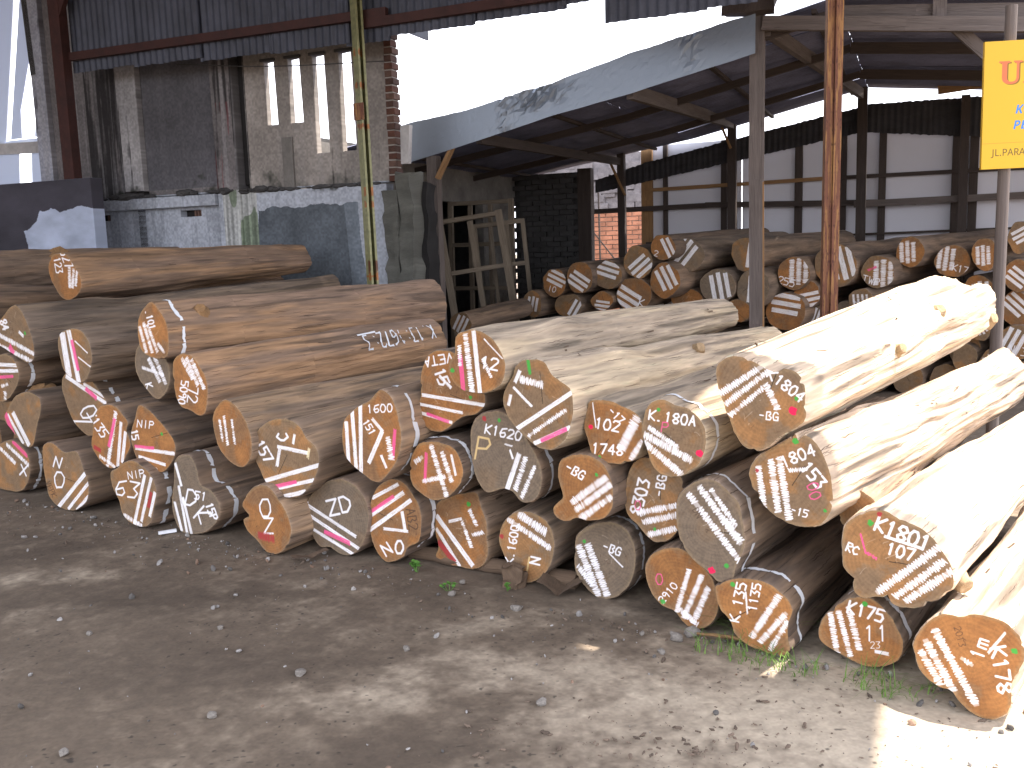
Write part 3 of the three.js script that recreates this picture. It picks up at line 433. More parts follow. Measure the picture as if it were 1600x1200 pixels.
function smoothClosed(pts, N) {                              // closed Catmull-Rom through the outline, resampled evenly
  const c = new THREE.CatmullRomCurve3(pts.map(([x, y]) => new THREE.Vector3(x, y, 0)), true, 'centripetal');
  const q = c.getSpacedPoints(N).slice(0, N).map((p) => [p.x, p.y]);
  let A = 0; for (let i = 0; i < N; i++) { const [a, b] = q[i], [d, e] = q[(i + 1) % N]; A += a * e - b * d; }
  if (A < 0) q.reverse();
  let k0 = 0, best = -1e9; const my = q.reduce((s, p) => s + p[1] / N, 0), mx = q.reduce((s, p) => s + p[0] / N, 0);   // start at the rightmost point
  q.forEach(([a, b], i) => { const e = (a - mx) - 3 * Math.abs(b - my); if (e > best) { best = e; k0 = i; } });
  return [...q.slice(k0), ...q.slice(0, k0)];
}
function paintFace(tile, S, cx, cy, contour, kind, seed, marks) {
  const at = atlases[Math.floor(tile / (PER * PER))], k = tile % (PER * PER), tx = (k % PER) * TILE, ty = Math.floor(k / PER) * TILE, x = at.x, r = rng(seed);
  const [c1, c2] = FACE[kind], im = x.createImageData(TILE, TILE), d = im.data, px = (r() - 0.5) * 0.06, py = (r() - 0.5) * 0.06, o1 = r() * 50;
  const seg = contour.map(([a, b]) => [a - cx, b - cy]), tint = 0.92 + r() * 0.14, grey = kind === 'o' ? 0.18 : kind === 'b' ? 0.4 : 0.62, warm = [c1[0] * tint, c1[1] * tint, c1[2] * tint];
  const crackA = r() * 6.28, crackL = 0.25 + r() * 0.5, cracks = r() < 0.6;
  for (let j = 0; j < TILE; j++) for (let i = 0; i < TILE; i++) {
    const X = (i / TILE - 0.5) * S, Y = (0.5 - j / TILE) * S, rr = Math.hypot(X - px, Y - py), an = Math.atan2(Y - py, X - px);
    const n1 = fbm(X * 9 + o1, Y * 9 + 3, 0, 3), n2 = noise(X * 60 + o1, Y * 60), n3 = noise(X * 240, Y * 240 + o1);
    const ring = Math.sin(rr * 420 + n1 * 9 + Math.sin(an * 3 + o1) * 2.2) * 0.5 + Math.sin(rr * 1100 + n1 * 14) * 0.25;
    const ray = noise(an * 26, rr * 9 + o1);
    let dm = 9; if (Math.abs(X) < S / 2) { for (let q = 0; q < seg.length; q += 2) { const ex = seg[q][0] - X, ey = seg[q][1] - Y, e = ex * ex + ey * ey; if (e < dm) dm = e; } dm = Math.sqrt(dm); }
    const sap = 1 - step(0.008, 0.02, dm + (n2 - 0.5) * 0.006), gk = step(0.5, 0.62, n1 * 0.75 + n2 * 0.15 + grey * 0.32 + (n3 - 0.5) * 0.1) * (0.35 + grey);
    const s = 0.93 + 0.055 * ring + 0.08 * (ray - 0.5) + 0.12 * (n2 - 0.5) + 0.1 * (n3 - 0.5), t = clamp(n1 * 1.5 - 0.25), o = (j * TILE + i) * 4;
    const cr = cracks && Math.abs(Math.sin(an - crackA)) * rr < 0.0016 && Math.cos(an - crackA) > 0 && rr < crackL * S * 0.5 ? 0.45 : 1;
    let R = mix(warm[0], c2[0], t), G = mix(warm[1], c2[1], t), B = mix(warm[2], c2[2], t);
    R = mix(R, 116, gk * 0.7); G = mix(G, 101, gk * 0.7); B = mix(B, 84, gk * 0.7);
    R = mix(R, 166, sap * 0.4); G = mix(G, 142, sap * 0.4); B = mix(B, 106, sap * 0.4);
    d[o] = R * s * cr; d[o + 1] = G * s * cr; d[o + 2] = B * s * cr; d[o + 3] = 255;
  }
  x.putImageData(im, tx, ty);
  x.save(); x.beginPath(); x.rect(tx, ty, TILE, TILE); x.clip();
  const K = TILE / S, fx = (a) => tx + TILE / 2 + (a / 1000 - cx) * K, fy = (b) => ty + TILE / 2 - (b / 1000 - cy) * K;
  x.lineCap = 'round'; x.lineJoin = 'round';
  const line = (a, b, c, e, w, ink, al) => { x.strokeStyle = `rgba(${ink},${al})`; x.lineWidth = w; x.beginPath(); x.moveTo(a, b); x.lineTo(c, e); x.stroke(); };
  for (let i = 0, n = Math.floor(r() * 26) - 6; i < n; i++) {        // faint old pencil and chalk scrawl
    const a0 = r() * 6.28, d0 = r() * S * 0.3, qx = fx((cx + Math.cos(a0) * d0) * 1000), qy = fy((cy + Math.sin(a0) * d0) * 1000), dk = r() < 0.6;
    x.strokeStyle = dk ? 'rgba(58,36,24,.5)' : 'rgba(226,214,200,.4)'; x.lineWidth = 0.9 + r() * 0.8; x.beginPath(); x.moveTo(qx, qy); x.quadraticCurveTo(qx + (r() - 0.5) * 14, qy + (r() - 0.5) * 14, qx + (r() - 0.5) * (dk ? 14 : 40), qy + (r() - 0.5) * (dk ? 14 : 40)); x.stroke();
  }
  for (const m of marks) {
    if (m[0] === 's') {
      const ax = fx(m[1]), ay = fy(m[2]), bx = fx(m[3]), by = fy(m[4]), w = Math.max(2.2, m[5] / 1000 * K), st = m[6][0], ink = INK[m[6].slice(1)], L = Math.hypot(bx - ax, by - ay) || 1, ux = (bx - ax) / L, uy = (by - ay) / L;
      if (st === 'h') {                                       // scribbled to and fro across the stripe
        const n = Math.max(4, Math.round(L / 3.1)); let sgn = 1; const gapA = r() * L, gapB = gapA + r() * 14;
        for (let i = 0; i < n; i++) {
          const t0 = i / n * L, t1 = t0 + (r() * 0.6 + 0.4) * 5, h = w * (0.42 + 0.22 * r()), j = (r() - 0.5) * 3; sgn = -sgn;
          if (r() < 0.1 || (t0 > gapA && t0 < gapB)) continue;
          line(ax + ux * t0 - uy * h * sgn + j, ay + uy * t0 + ux * h * sgn + j, ax + ux * t1 + uy * h * sgn, ay + uy * t1 - ux * h * sgn, 2 + r() * 2.2, ink, 0.6 + 0.4 * r());
        }
        for (let i = 0; i < 3; i++) { const o = (i - 1) * w * 0.28; line(ax - uy * o, ay + ux * o, bx - uy * o, by + ux * o, w * 0.3, ink, 0.5); }
      } else {                                                // loaded chalk drawn along the stripe
        const n = Math.max(3, Math.round(w / 1.7));
        for (let i = 0; i < n; i++) {
          const o = ((i + 0.5) / n - 0.5) * w * 0.92; let t = -r() * 3;
          while (t < L + r() * 3) { const e = Math.min(L + r() * 4, t + 8 + r() * 40); line(ax + ux * t - uy * o, ay + uy * t + ux * o, ax + ux * e - uy * o, ay + uy * e + ux * o, 1.4 + r() * 1.3, ink, 0.68 + 0.32 * r()); t = e + (r() < 0.35 ? r() * 4 : 0); }
        }
        for (let i = 0; i < L / 5; i++) { const t = r() * L, o = (r() - 0.5) * w * 1.15; line(ax + ux * t - uy * o, ay + uy * t + ux * o, ax + ux * t - uy * o + (r() - 0.5) * 4, ay + uy * t + ux * o + (r() - 0.5) * 4, 1.1, ink, 0.6); }
      }
    } else if (m[0] === 't') {
      const [, txt, ox, oy, ax, ay, ux, uy, c] = m, thin = c.length > 1 && c !== 'y2' && c[1] === 't', ink = INK[c[0] === 'w' ? 'w' : c === 'y2' ? 'y2' : c[0]], h = Math.hypot(ux, uy) / 1000 * K, n = txt.length, adv = 0.86;
      const q = (u, v) => [fx(ox + (u - n * adv / 2) * ax + (v - 0.5) * ux), fy(oy + (u - n * adv / 2) * ay + (v - 0.5) * uy)];
      x.lineWidth = clamp(h * (thin || c === 'p' || c === 'y2' || c === 'k' ? 0.1 : 0.19), 1.5, 6.5); x.strokeStyle = `rgba(${ink},${c === 'k' ? 0.6 : 0.92})`;
      [...txt].forEach((ch, i) => (STROKES[ch] ?? '').split('|').forEach((pl) => {
        if (!pl) return; x.beginPath();
        pl.split(' ').forEach((s, k) => { const [a, b] = s.split(',').map(Number), p = q(i * adv + 0.06 + a / 4 * 0.62 + (r() - 0.5) * 0.05, b / 6 + (r() - 0.5) * 0.05); k ? x.lineTo(...p) : x.moveTo(...p); });
        x.stroke();
      }));
    } else {
      const [, ox, oy, rad, c] = m; x.fillStyle = `rgba(${INK[c]},0.9)`; x.beginPath();
      for (let i = 0; i < 14; i++) { const a = i / 14 * 6.283, q = rad / 1000 * K * (0.8 + 0.4 * r()); x.lineTo(fx(ox) + Math.cos(a) * q, fy(oy) + Math.sin(a) * q); } x.fill();
      if (c === 'r2') { x.fillStyle = 'rgba(150,10,50,.7)'; for (let i = 0; i < 4; i++) x.fillRect(fx(ox) + (r() - 0.5) * rad / 1000 * K * 1.2, fy(oy) + (r() - 0.5) * rad / 1000 * K * 1.2, 1.6, 1.6); }
    }
  }
  x.restore(); return { tx, ty, mat: faceMats[Math.floor(tile / (PER * PER))] };
}
const EXTRA = {};                                            // things growing on single logs, filled in below
function LOG(id, p, az, o, f, tone, ring, label, marks) {
  const front = id[0] !== 'B', seed = [...id].reduce((s, c) => s * 31 + c.charCodeAt(0), 7) % 9973, r = rng(seed);
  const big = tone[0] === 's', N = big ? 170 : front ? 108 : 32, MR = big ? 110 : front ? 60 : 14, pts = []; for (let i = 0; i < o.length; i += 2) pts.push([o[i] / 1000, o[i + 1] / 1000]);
  const C = smoothClosed(pts, N); let cx = 0, cy = 0; C.forEach((q) => { cx += q[0] / N; cy += q[1] / N; });
  const rad = C.map(([a, b]) => Math.hypot(a - cx, b - cy)), ravg = rad.reduce((a, b) => a + b) / N, [L, dy0, sc] = f;
  const grounded = p[1] < 0.03, dy = grounded && dy0 === 0 ? -(1 - sc) * cy : dy0;
  const t = thing('log', label, 'log', new THREE.Vector3(p[0], p[1], p[2]), -az * D2R, front ? 'logs of the front pile' : 'logs stacked in the open shed');
  const bend = [(r() - 0.5) * 0.05, (r() - 0.5) * 0.02], knots = [];
  if (front) for (let i = 0; i < 3; i++) knots.push([r() * 6.28, 0.15 + r() * 0.75, 0.02 + r() * 0.028, 0.05 + r() * 0.06, r() < 0.3 ? -1 : 1]);
  const rifts = []; if (front) for (let i = 0; i < (big ? 22 : 9); i++) rifts.push([r() * 6.28, 0.05 + r() * 0.85, (0.06 + r() * 0.22) * (big ? 1.3 : 1), 0.005 + r() * 0.006, 0.006 + r() * (big ? 0.018 : 0.01), r() * 9]);
  const surf = (th, s) => {                                   // a point of the bole: th in turns of the outline, s along the axis 0..1
    const ii = ((th % 1) + 1) % 1 * N, i0 = Math.floor(ii) % N, i1 = (i0 + 1) % N, q = ii - Math.floor(ii);
    const a = mix(C[i0][0], C[i1][0], q) - cx, b = mix(C[i0][1], C[i1][1], q) - cy, rr = Math.hypot(a, b) || 1e-6, ang = Math.atan2(b, a);
    const k = (id === 'L35' ? 0.05 : id === 'L36' || id === 'L26' ? 0.18 : 0.42) * step(0, 0.9, s), R0 = mix(rr, ravg, k), w = Math.sin(Math.PI * s);
    let R = R0 * (1 + (sc - 1) * s);
    const ca = Math.cos(ang), sa = Math.sin(ang);
    if (front) {
      const g = noise(ca * 7 + 20 + seed, sa * 7 + 20, s * L * 1.1 + 1.3) - 0.5, h = noise(ca * 2.2 + 9, sa * 2.2 + seed, s * L * 2.1 + 1.7) - 0.5, f2 = noise(ca * 16 + 5, sa * 16 + seed, s * L * 5 + 1.9) - 0.5;
      R += (g * 0.012 + h * 0.026 + f2 * 0.009) * Math.min(1, s * 10 + 0.3);
      for (const [ka, ks, kl, kw, kd, kp] of rifts) { const ds = (s - ks) / kl; if (ds > -1 && ds < 1) { const da = Math.atan2(Math.sin(ang - ka + Math.sin(ds * 4 + kp) * 0.05), Math.cos(ang - ka + Math.sin(ds * 4 + kp) * 0.05)) * R / kw; if (da > -3 && da < 3) R -= kd * Math.exp(-da * da) * (1 - ds * ds); } }
      for (const [ka, ks, kh, kw, sg] of knots) { const da = Math.atan2(Math.sin(ang - ka), Math.cos(ang - ka)) * R, dz = (s - ks) * L * 0.6; R += sg * kh * 0.6 * Math.exp(-(da * da + dz * dz) / (kw * kw)); }
    } else R += (noise(ca * 3 + 9, sa * 3 + seed, s * 5 + 1.7) - 0.5) * 0.02;
    return [cx + ca * R + bend[0] * w, cy + sa * R + bend[1] * w + dy * s, -s * L];
  };
  const P = [], U = [], COL = [], I = [], [s1, s2] = SIDE[tone[0]], per = ravg * 6.28, tint = 0.97 + r() * 0.18;
  const warmEnd = r() * 0.5;
  for (let j = 0; j <= MR; j++) {
    const s = j === 0 ? 0 : j === 1 ? 0.008 / L : Math.pow((j - 1) / (MR - 1), 1.15) * (1 - 0.012 / L) + 0.008 / L;
    for (let i = 0; i <= N; i++) {
      const [a, b, c] = surf(i / N, Math.min(1, s)), e = j === 0 ? 0.972 : 1;
      P.push(cx + (a - cx) * e, cy + (b - cy) * e, c); U.push(i / N * per + seed * 0.13, c + seed * 0.29);
      const ang = i / N * 6.283, ca = Math.cos(ang) * 2.2, sa = Math.sin(ang) * 2.2;
      const n = fbm(ca + 7 + seed, sa + 7, s * L * 1.1 + 1.3, 3), n2 = noise(ca * 6 + seed, sa * 6, s * L * 6 + 2.3), n3 = noise(ca * 2.5 + 3, sa * 2.5 + seed, s * L * 1.5 + 5.3);
      const k = step(0.38, 0.66, n * 0.8 + n2 * 0.2), sp = n3 > 0.66 ? step(0.66, 0.76, n3) * (big ? 0.4 : 0.26) : 0, br = tint * (0.88 + 0.26 * n2) * (1 - sp);
      COL.push(lin(clamp(mix(s2[0], s1[0], k) * br, 0, 255)), lin(clamp(mix(s2[1], s1[1], k) * br, 0, 255)), lin(clamp(mix(s2[2], s1[2], k) * br, 0, 255)));
    }
  }
  for (let j = 0; j < MR; j++) for (let i = 0; i < N; i++) { const a = j * (N + 1) + i, b = a + 1, c = a + N + 1, d = c + 1; I.push(a, b, c, b, d, c); }
  for (let i = 0; i < I.length; i += 3) { const q = I[i + 1]; I[i + 1] = I[i + 2]; I[i + 2] = q; }
  const g = new THREE.BufferGeometry(); g.setAttribute('position', new THREE.Float32BufferAttribute(P, 3)); g.setAttribute('uv', new THREE.Float32BufferAttribute(U, 2)); g.setAttribute('color', new THREE.Float32BufferAttribute(COL, 3)); g.setIndex(I); g.computeVertexNormals();
  { const n = g.attributes.normal; for (let j = 0; j <= MR; j++) { const a = j * (N + 1), b = a + N; n.setXYZ(b, n.getX(a), n.getY(a), n.getZ(a)); } }
  part(t, 'bole', g, M.bole);
  const cap = (j, flip, scale, z) => {
    const v = []; for (let i = 0; i < N; i++) { const q = (j * (N + 1) + i) * 3; v.push(new THREE.Vector2(P[q], P[q + 1])); }
    const tri = THREE.ShapeUtils.triangulateShape(v, []), gg = new THREE.BufferGeometry();
    const pos = []; v.forEach((q) => pos.push(q.x, q.y, P[j * (N + 1) * 3 + 2]));
    gg.setAttribute('position', new THREE.Float32BufferAttribute(pos, 3));
    gg.setAttribute('normal', new THREE.Float32BufferAttribute(v.flatMap(() => [0, 0, flip ? -1 : 1]), 3));
    gg.setIndex(tri.flatMap(([a, b, c]) => { const ar = (v[b].x - v[a].x) * (v[c].y - v[a].y) - (v[b].y - v[a].y) * (v[c].x - v[a].x); return (ar > 0) !== flip ? [a, b, c] : [a, c, b]; }));
    return gg;
  };
  { // sawn end with the painted marks
    const xs = C.map((q) => q[0]), ys = C.map((q) => q[1]), x0 = Math.min(...xs), x1 = Math.max(...xs), y0 = Math.min(...ys), y1 = Math.max(...ys), S = Math.max(x1 - x0, y1 - y0) + 0.03, mx = (x0 + x1) / 2, my = (y0 + y1) / 2;
    const { tx, ty, mat } = paintFace(tileAt++, S, mx, my, C, tone[1], seed, marks), gg = cap(0, false), pp = gg.attributes.position, uv = [];
    for (let i = 0; i < pp.count; i++) uv.push((tx + TILE / 2 + (pp.getX(i) - mx) / S * TILE) / ATLAS, (ty + TILE / 2 - (pp.getY(i) - my) / S * TILE) / ATLAS);
    gg.setAttribute('uv', new THREE.Float32BufferAttribute(uv, 2)); part(t, 'cut_end', gg, mat);
  }
  { const gg = cap(MR, true), pp = gg.attributes.position, uv = []; for (let i = 0; i < pp.count; i++) uv.push(pp.getX(i), pp.getY(i)); gg.setAttribute('uv', new THREE.Float32BufferAttribute(uv, 2)); part(t, 'far_end', gg, M.timberWarm); }
  const ribbon = (line, w, lift = 0.004) => {                // a painted stroke lying on the bole: line of [th, s]
    const V = [], X = [];
    line.forEach(([th, s], i) => {
      const [t0, q0] = line[Math.max(0, i - 1)], [t1, q1] = line[Math.min(line.length - 1, i + 1)], dx = (t1 - t0) * per, dz = (q1 - q0) * L, dl = Math.hypot(dx, dz) || 1;
      const wj = w * (0.7 + 0.6 * noise(i * 0.9 + seed, line.length));
      for (const e of [-0.5, 0.5]) { const q = surf(th + e * wj * dz / dl / per, clamp(s - e * wj * dx / dl / L, 0.001, 0.999)), ox = q[0] - cx, oy = q[1] - cy, l = Math.hypot(ox, oy); V.push(q[0] + ox / l * lift, q[1] + oy / l * lift, q[2]); }
      if (i) { const k = i * 2; X.push(k - 2, k - 1, k, k - 1, k + 1, k); }
    });
    const gg = new THREE.BufferGeometry(); gg.setAttribute('position', new THREE.Float32BufferAttribute(V, 3)); gg.setIndex(X); gg.computeVertexNormals(); return gg;
  };
  if (ring) {                                                 // band of white paint round the bole near its end, worn through in places
    const gs = [], s0 = (0.07 + r() * 0.05) / L; let a = -0.16; 
    while (a < 0.36) { const e = Math.min(0.38, a + 0.03 + r() * 0.1), ln = []; for (let k = 0; k <= 8; k++) ln.push([mix(a, e, k / 8), s0 + (noise(k * 0.7 + a * 40, seed) - 0.5) * 0.012 / L]); gs.push(ribbon(ln, 0.016 + r() * 0.014)); a = e + (r() < 0.6 ? 0.004 : 0.03) * (0.4 + r()); }
    part(t, 'paint_band', gs, M.paint);
  }
  if (EXTRA[id]) EXTRA[id]({ kind: tone[0], t, surf, ribbon, L, per, cx, cy, r });
  if (front && r() < 0.75) {                                  // loose fibres and bark shreds
    const gs = []; const n = 5 + Math.floor(r() * 9);
    for (let i = 0; i < n; i++) {
      const th = r() * 0.45, s = 0.05 + r() * 0.85, q = surf(th, s), l = 0.03 + r() * 0.1, w = 0.003 + r() * 0.007, ox = q[0] - cx, oy = q[1] - cy, d = Math.hypot(ox, oy), nx = ox / d, ny = oy / d, up = 0.003 + r() * 0.014, tw = (r() - 0.5) * 0.04;
      const gg = new THREE.BufferGeometry(), V = [];
      for (let k = 0; k <= 3; k++) { const z = (k / 3 - 0.5) * l, h = 0.003 + up * (k / 3) * (k / 3); V.push(q[0] + nx * h - ny * (w / 2) + tw * k / 3, q[1] + ny * h + nx * w / 2, q[2] + z, q[0] + nx * h + ny * (w / 2) + tw * k / 3, q[1] + ny * h - nx * w / 2, q[2] + z); }
      gg.setAttribute('position', new THREE.Float32BufferAttribute(V, 3)); gg.setAttribute('uv', new THREE.Float32BufferAttribute(new Float32Array(16), 2)); gg.setIndex([0, 1, 2, 1, 3, 2, 2, 3, 4, 3, 5, 4, 4, 5, 6, 5, 7, 6]); gg.computeVertexNormals(); gs.push(gg);
    }
    part(t, 'bark_shred', gs, M.bark).userData.kind = 'stuff';
  }
  return t;
}
function stub(th, s, len, rad, tilt = 0.5) {
  return ({ t, surf, cx, cy, kind }) => {
    const q = surf(th, s), n = new THREE.Vector3(q[0] - cx, q[1] - cy, 0).normalize().add(new THREE.Vector3(0, 0, tilt)).normalize();
    const pr = [[rad * 1.9, -0.03], [rad * 1.45, 0], [rad * 1.1, len * 0.35], [rad, len * 0.9], [rad * 0.85, len], [0, len * 0.99]].map(([a, b]) => new THREE.Vector2(a, b)), g = rough(new THREE.LatheGeometry(pr, 14), rad * 0.35, 60, 3);
    g.applyQuaternion(new THREE.Quaternion().setFromUnitVectors(new THREE.Vector3(0, 1, 0), n)).translate(q[0], q[1], q[2]); part(t, 'branch_stub', g, 'dgb'.includes(kind) ? M.timberWarm : M.stubPale);
  };
}
EXTRA.L35 = (a) => { stub(0.03, 0.34, 0.04, 0.022)(a); stub(0.1, 0.6, 0.012, 0.024)(a); stub(-0.03, 0.95, 0.03, 0.03)(a); };
EXTRA.L26 = stub(0.14, 0.5, 0.035, 0.028); EXTRA.L5 = stub(0.12, 0.1, 0.02, 0.03); EXTRA.L37 = stub(-0.07, 0.06, 0.05, 0.03); EXTRA.M1 = stub(0.3, 0.3, 0.03, 0.04);
EXTRA.L8 = stub(0.28, 0.05, 0.02, 0.06); EXTRA.M0 = stub(0.08, 0.35, 0.03, 0.08);
EXTRA.L6 = ({ t, ribbon, L, per }) => {                     // K.13:1672:3 chalked upside down on the flank, read from the far end
  const gs = [], txt = 'K.13:1672:3', h = 0.1, adv = 0.072, th0 = 0.085, s0 = 0.945;
  [...txt].forEach((ch, i) => (STROKES[ch] || '').split('|').forEach((pl) => {
    const ln = pl.split(' ').map((s) => { const [a, b] = s.split(',').map(Number); return [th0 - (b / 6 - 0.5) * h / per, s0 - (i * adv + a / 4 * adv * 0.7) / L]; });
    for (let k = 1; k < ln.length; k++) gs.push(ribbon([ln[k - 1], [(ln[k - 1][0] + ln[k][0]) / 2, (ln[k - 1][1] + ln[k][1]) / 2], ln[k]], 0.012, 0.009));
  }));
  const under = (ribbon(Array.from({ length: 6 }, (_, k) => [th0 + h * 0.62 / per, s0 - (8.6 + k * 0.5) * adv / L]), 0.009, 0.009));
  part(t, 'painted_number', gs, M.paint); part(t, 'painted_line', under, M.paint);
};
LOG("L1",[-3.182,1.322,-6.708],33,[-125,331,-43,343,35,337,96,281,148,227,198,154,186,82,116,28,25,0,-59,18,-128,83,-180,157,-198,240],[2.33,0.072,0.72],"bo",0,"brown log at the back left, orange end with scribbled numbers, nearest the wall",[["s",66,241,48,92,31,"hw"],["s",118,227,79,91,30,"hw"],["s",154,213,121,105,22,"hw"],["t","527",43,296,23,-51,91,17,"w"],["t","123",-67,252,6,-45,79,7,"w"]]);
LOG("L2",[-3.325,0.941,-6.21],36,[-16,370,73,388,167,318,227,206,255,102,232,29,160,0,15,36,-140,82,-255,126,-253,214,-146,295],[2.89,0.168,0.57],"gb",0,"weathered log at the left edge, end with broad white stripes and a red dab",[["s",-224,184,240,67,26,"hw"],["s",-240,113,204,15,26,"hw"],["s",-73,106,-31,60,46,"xp"],["d",151,200,13,"g"],["t","84",-112,248,21,-40,85,17,"w"],["s",77,206,122,182,24,"xw"]]);
LOG("L3",[-2.72,0.845,-5.771],32.5,[-44,340,76,338,145,281,176,183,150,103,93,32,21,0,-63,24,-137,70,-165,150,-176,252,-145,309],[2.2,0,0.86],"gb",0,"grey-brown log at left, end with a wide white band edged by a pink stroke",[["s",-117,314,-88,39,63,"xw"],["s",-46,328,9,7,48,"xw"],["s",-22,268,15,85,34,"xp"],["s",11,265,126,197,10,"xw"],["s",28,166,151,107,10,"xw"]]);
LOG("L4",[-3.499,0.658,-6.317],32.7,[-206,227,-84,308,82,336,184,301,224,224,199,136,105,51,-8,0,-142,19,-224,104],[2.2,0,0.86],"db",1,"log under the weathered left-edge log, end of white bars and a pink bar",[["s",-77,259,223,263,27,"xw"],["s",-87,210,217,228,27,"xw"],["s",-80,166,146,186,22,"xp"],["s",-11,107,73,129,18,"hw"],["s",30,74,20,20,31,"hw"]]);
LOG("L5",[-2.051,1.033,-5.317],32.4,[15,329,82,279,137,189,137,98,115,17,57,0,-57,11,-121,53,-137,146,-113,240,-45,307],[2.64,0.002,1.1],"bo",1,"long brown log topping the left pile, four white scratches on its orange end",[["s",-115,184,-71,32,24,"hw"],["s",-76,207,-19,34,23,"hw"],["s",-43,196,28,40,23,"hw"],["s",35,91,90,38,20,"hw"],["t",".101",-11,223,9,-32,51,9,"w"]]);
LOG("L6",[-1.821,0.714,-5.209],32.7,[-53,354,34,343,93,287,138,217,147,152,104,15,48,0,-21,25,-102,45,-139,110,-147,229,-130,314],[2.24,0.025,1.0],"bo",0,"brown log with K.13:1672:3 painted on its side at the far end",[["s",-56,325,24,211,27,"hw"],["s",-17,330,63,177,27,"hw"],["s",26,320,115,158,27,"hw"],["t","72",12,115,-14,-56,82,0,"w"],["t","5090",-70,125,-16,-41,60,-4,"w"]]);
LOG("L7",[-2.165,0.762,-5.553],31.2,[-129,303,-70,343,35,342,124,268,158,178,141,88,81,19,20,0,-62,50,-135,126,-158,223],[2.2,0,0.86],"gg",0,"grey log end tucked under the smooth top log, covered in fine white cross scratches",[["s",-24,248,63,108,29,"hw"],["s",31,265,114,98,29,"hw"],["s",-91,190,103,152,17,"hw"],["t","K",-40,79,15,-36,57,16,"w"]]);
LOG("L8",[-3.325,0.365,-6.208],31.9,[-166,251,-48,347,116,383,226,346,227,269,164,156,77,4,-14,0,-148,101,-227,175],[2.2,0,0.86],"db",0,"far-left log with ragged bark over its end, white stripes and pink bar",[["s",-109,224,42,14,45,"xw"],["s",-175,206,-25,21,30,"xw"],["s",-204,217,-114,36,47,"xp"]]);
LOG("L9",[-2.793,0.462,-5.993],32.7,[-219,387,-109,439,15,423,140,346,234,252,246,153,164,55,17,0,-83,35,-176,122,-228,249,-246,312],[2.2,0,0.86],"db",1,"log end with a large white oval and Z under two slanting white stripes",[["s",-182,389,225,235,31,"xw"],["s",10,348,211,280,25,"xw"],["s",26,319,127,262,33,"xp"],["t","O",35,159,73,-86,158,63,"w"],["t","Z",-39,90,71,-83,155,62,"w"]]);
LOG("L10",[-2.502,0.314,-5.658],32.2,[-80,390,51,411,139,365,193,310,174,260,204,172,143,86,91,32,-29,0,-103,21,-162,69,-204,136,-178,220,-145,305],[2.2,0,0.86],"do",0,"log end with three upright white stripes and one long pink stroke between them",[["s",83,369,-53,10,29,"hw"],["s",124,304,51,20,30,"xw"],["s",159,247,100,54,30,"xw"],["s",63,320,-20,144,29,"xp"],["t","K135",-111,270,42,-40,75,36,"w"],["s",-173,126,-110,107,29,"xr"],["s",-128,72,25,14,20,"hw"]]);
LOG("L11",[-2.154,0.337,-5.44],32.6,[-101,404,-24,390,58,338,149,268,204,204,208,147,151,57,55,0,-46,5,-135,28,-188,90,-208,208,-157,310],[2.2,0,0.86],"do",0,"pointed log end reading NIP above a red smear and two white bars",[["s",-169,132,189,130,24,"xw"],["s",-145,82,98,55,21,"xw"],["s",-97,31,22,16,22,"hw"],["s",-174,143,3,147,20,"xp"],["t","NIP",-50,287,66,1,12,43,"w"],["t","15",-165,211,5,-38,62,12,"w"],["d",92,240,11,"g"]]);
LOG("L12",[-2.904,-0.0,-5.866],31.4,[-214,418,-119,443,10,395,146,407,207,288,240,208,211,100,135,36,48,0,-122,9,-204,65,-227,179,-240,308],[2.2,0,0.86],"db",0,"bottom log at left, end reading N and O above three short slanted bars",[["s",-116,6,210,267,29,"xw"],["s",-5,11,234,207,24,"xw"],["s",84,13,220,118,23,"xw"],["t","N",-65,312,104,-7,40,69,"w"],["t","O",-63,197,166,18,17,104,"w"],["t","VEPK",-174,120,19,-29,54,21,"k"]]);
LOG("L13",[-3.568,-0.0,-6.408],32.0,[-206,299,-74,347,68,383,216,336,277,252,256,137,160,35,-20,0,-218,29,-277,151],[2.2,0,0.86],"db",1,"lowest log at the left picture edge, split ragged end with faint white crossing lines",[["s",-81,310,92,216,26,"hw"],["s",6,345,256,218,25,"hw"],["s",90,371,245,285,32,"xp"],["t","X",194,176,121,0,35,75,"w"]]);
LOG("L14",[-2.299,-0.0,-5.456],31.6,[-214,318,-161,344,-80,391,31,410,115,379,184,328,214,246,184,144,129,39,47,0,-43,4,-128,54,-159,143,-209,226],[2.2,0,0.86],"db",1,"bottom log end reading 63 beside three long upright white bars, one edged red",[["s",114,328,-23,15,27,"xw"],["s",172,319,46,40,26,"xw"],["s",195,232,129,82,26,"xw"],["s",160,228,124,137,27,"xr"],["t","63",-55,227,142,-1,39,98,"w"],["t","NIP",37,328,66,14,-6,42,"w"],["s",-121,58,48,8,24,"hw"]]);
LOG("L15",[-1.85,-0.0,-5.22],32.1,[-159,432,-109,471,-13,480,34,414,56,322,154,284,214,202,190,124,89,42,-43,0,-155,8,-203,79,-214,175,-180,315],[2.2,0,0.86],"dg",1,"grey boot-shaped bottom log end with three thin white stripes down its left side",[["s",-150,418,-114,291,24,"xw"],["s",-185,179,-143,13,24,"xw"],["s",-138,281,-97,12,24,"xw"],["s",-107,215,-58,9,24,"xw"],["t","D",-27,225,130,0,34,94,"w"],["t","51",52,246,64,0,17,47,"w"],["t","15P",135,162,16,-37,58,21,"w"],["t","K",55,129,95,-46,93,81,"w"]]);
LOG("L16",[-1.533,0.459,-4.97],32.1,[-43,376,40,353,107,287,147,192,146,87,105,23,53,0,-45,33,-115,99,-147,186,-147,276,-98,344],[2.6,0,0.86],"po",0,"clean orange oval log end with only three faint white scratches",[["s",-92,262,-79,138,16,"hw"],["s",-54,283,-40,120,16,"hw"],["s",6,269,17,132,15,"hw"]]);
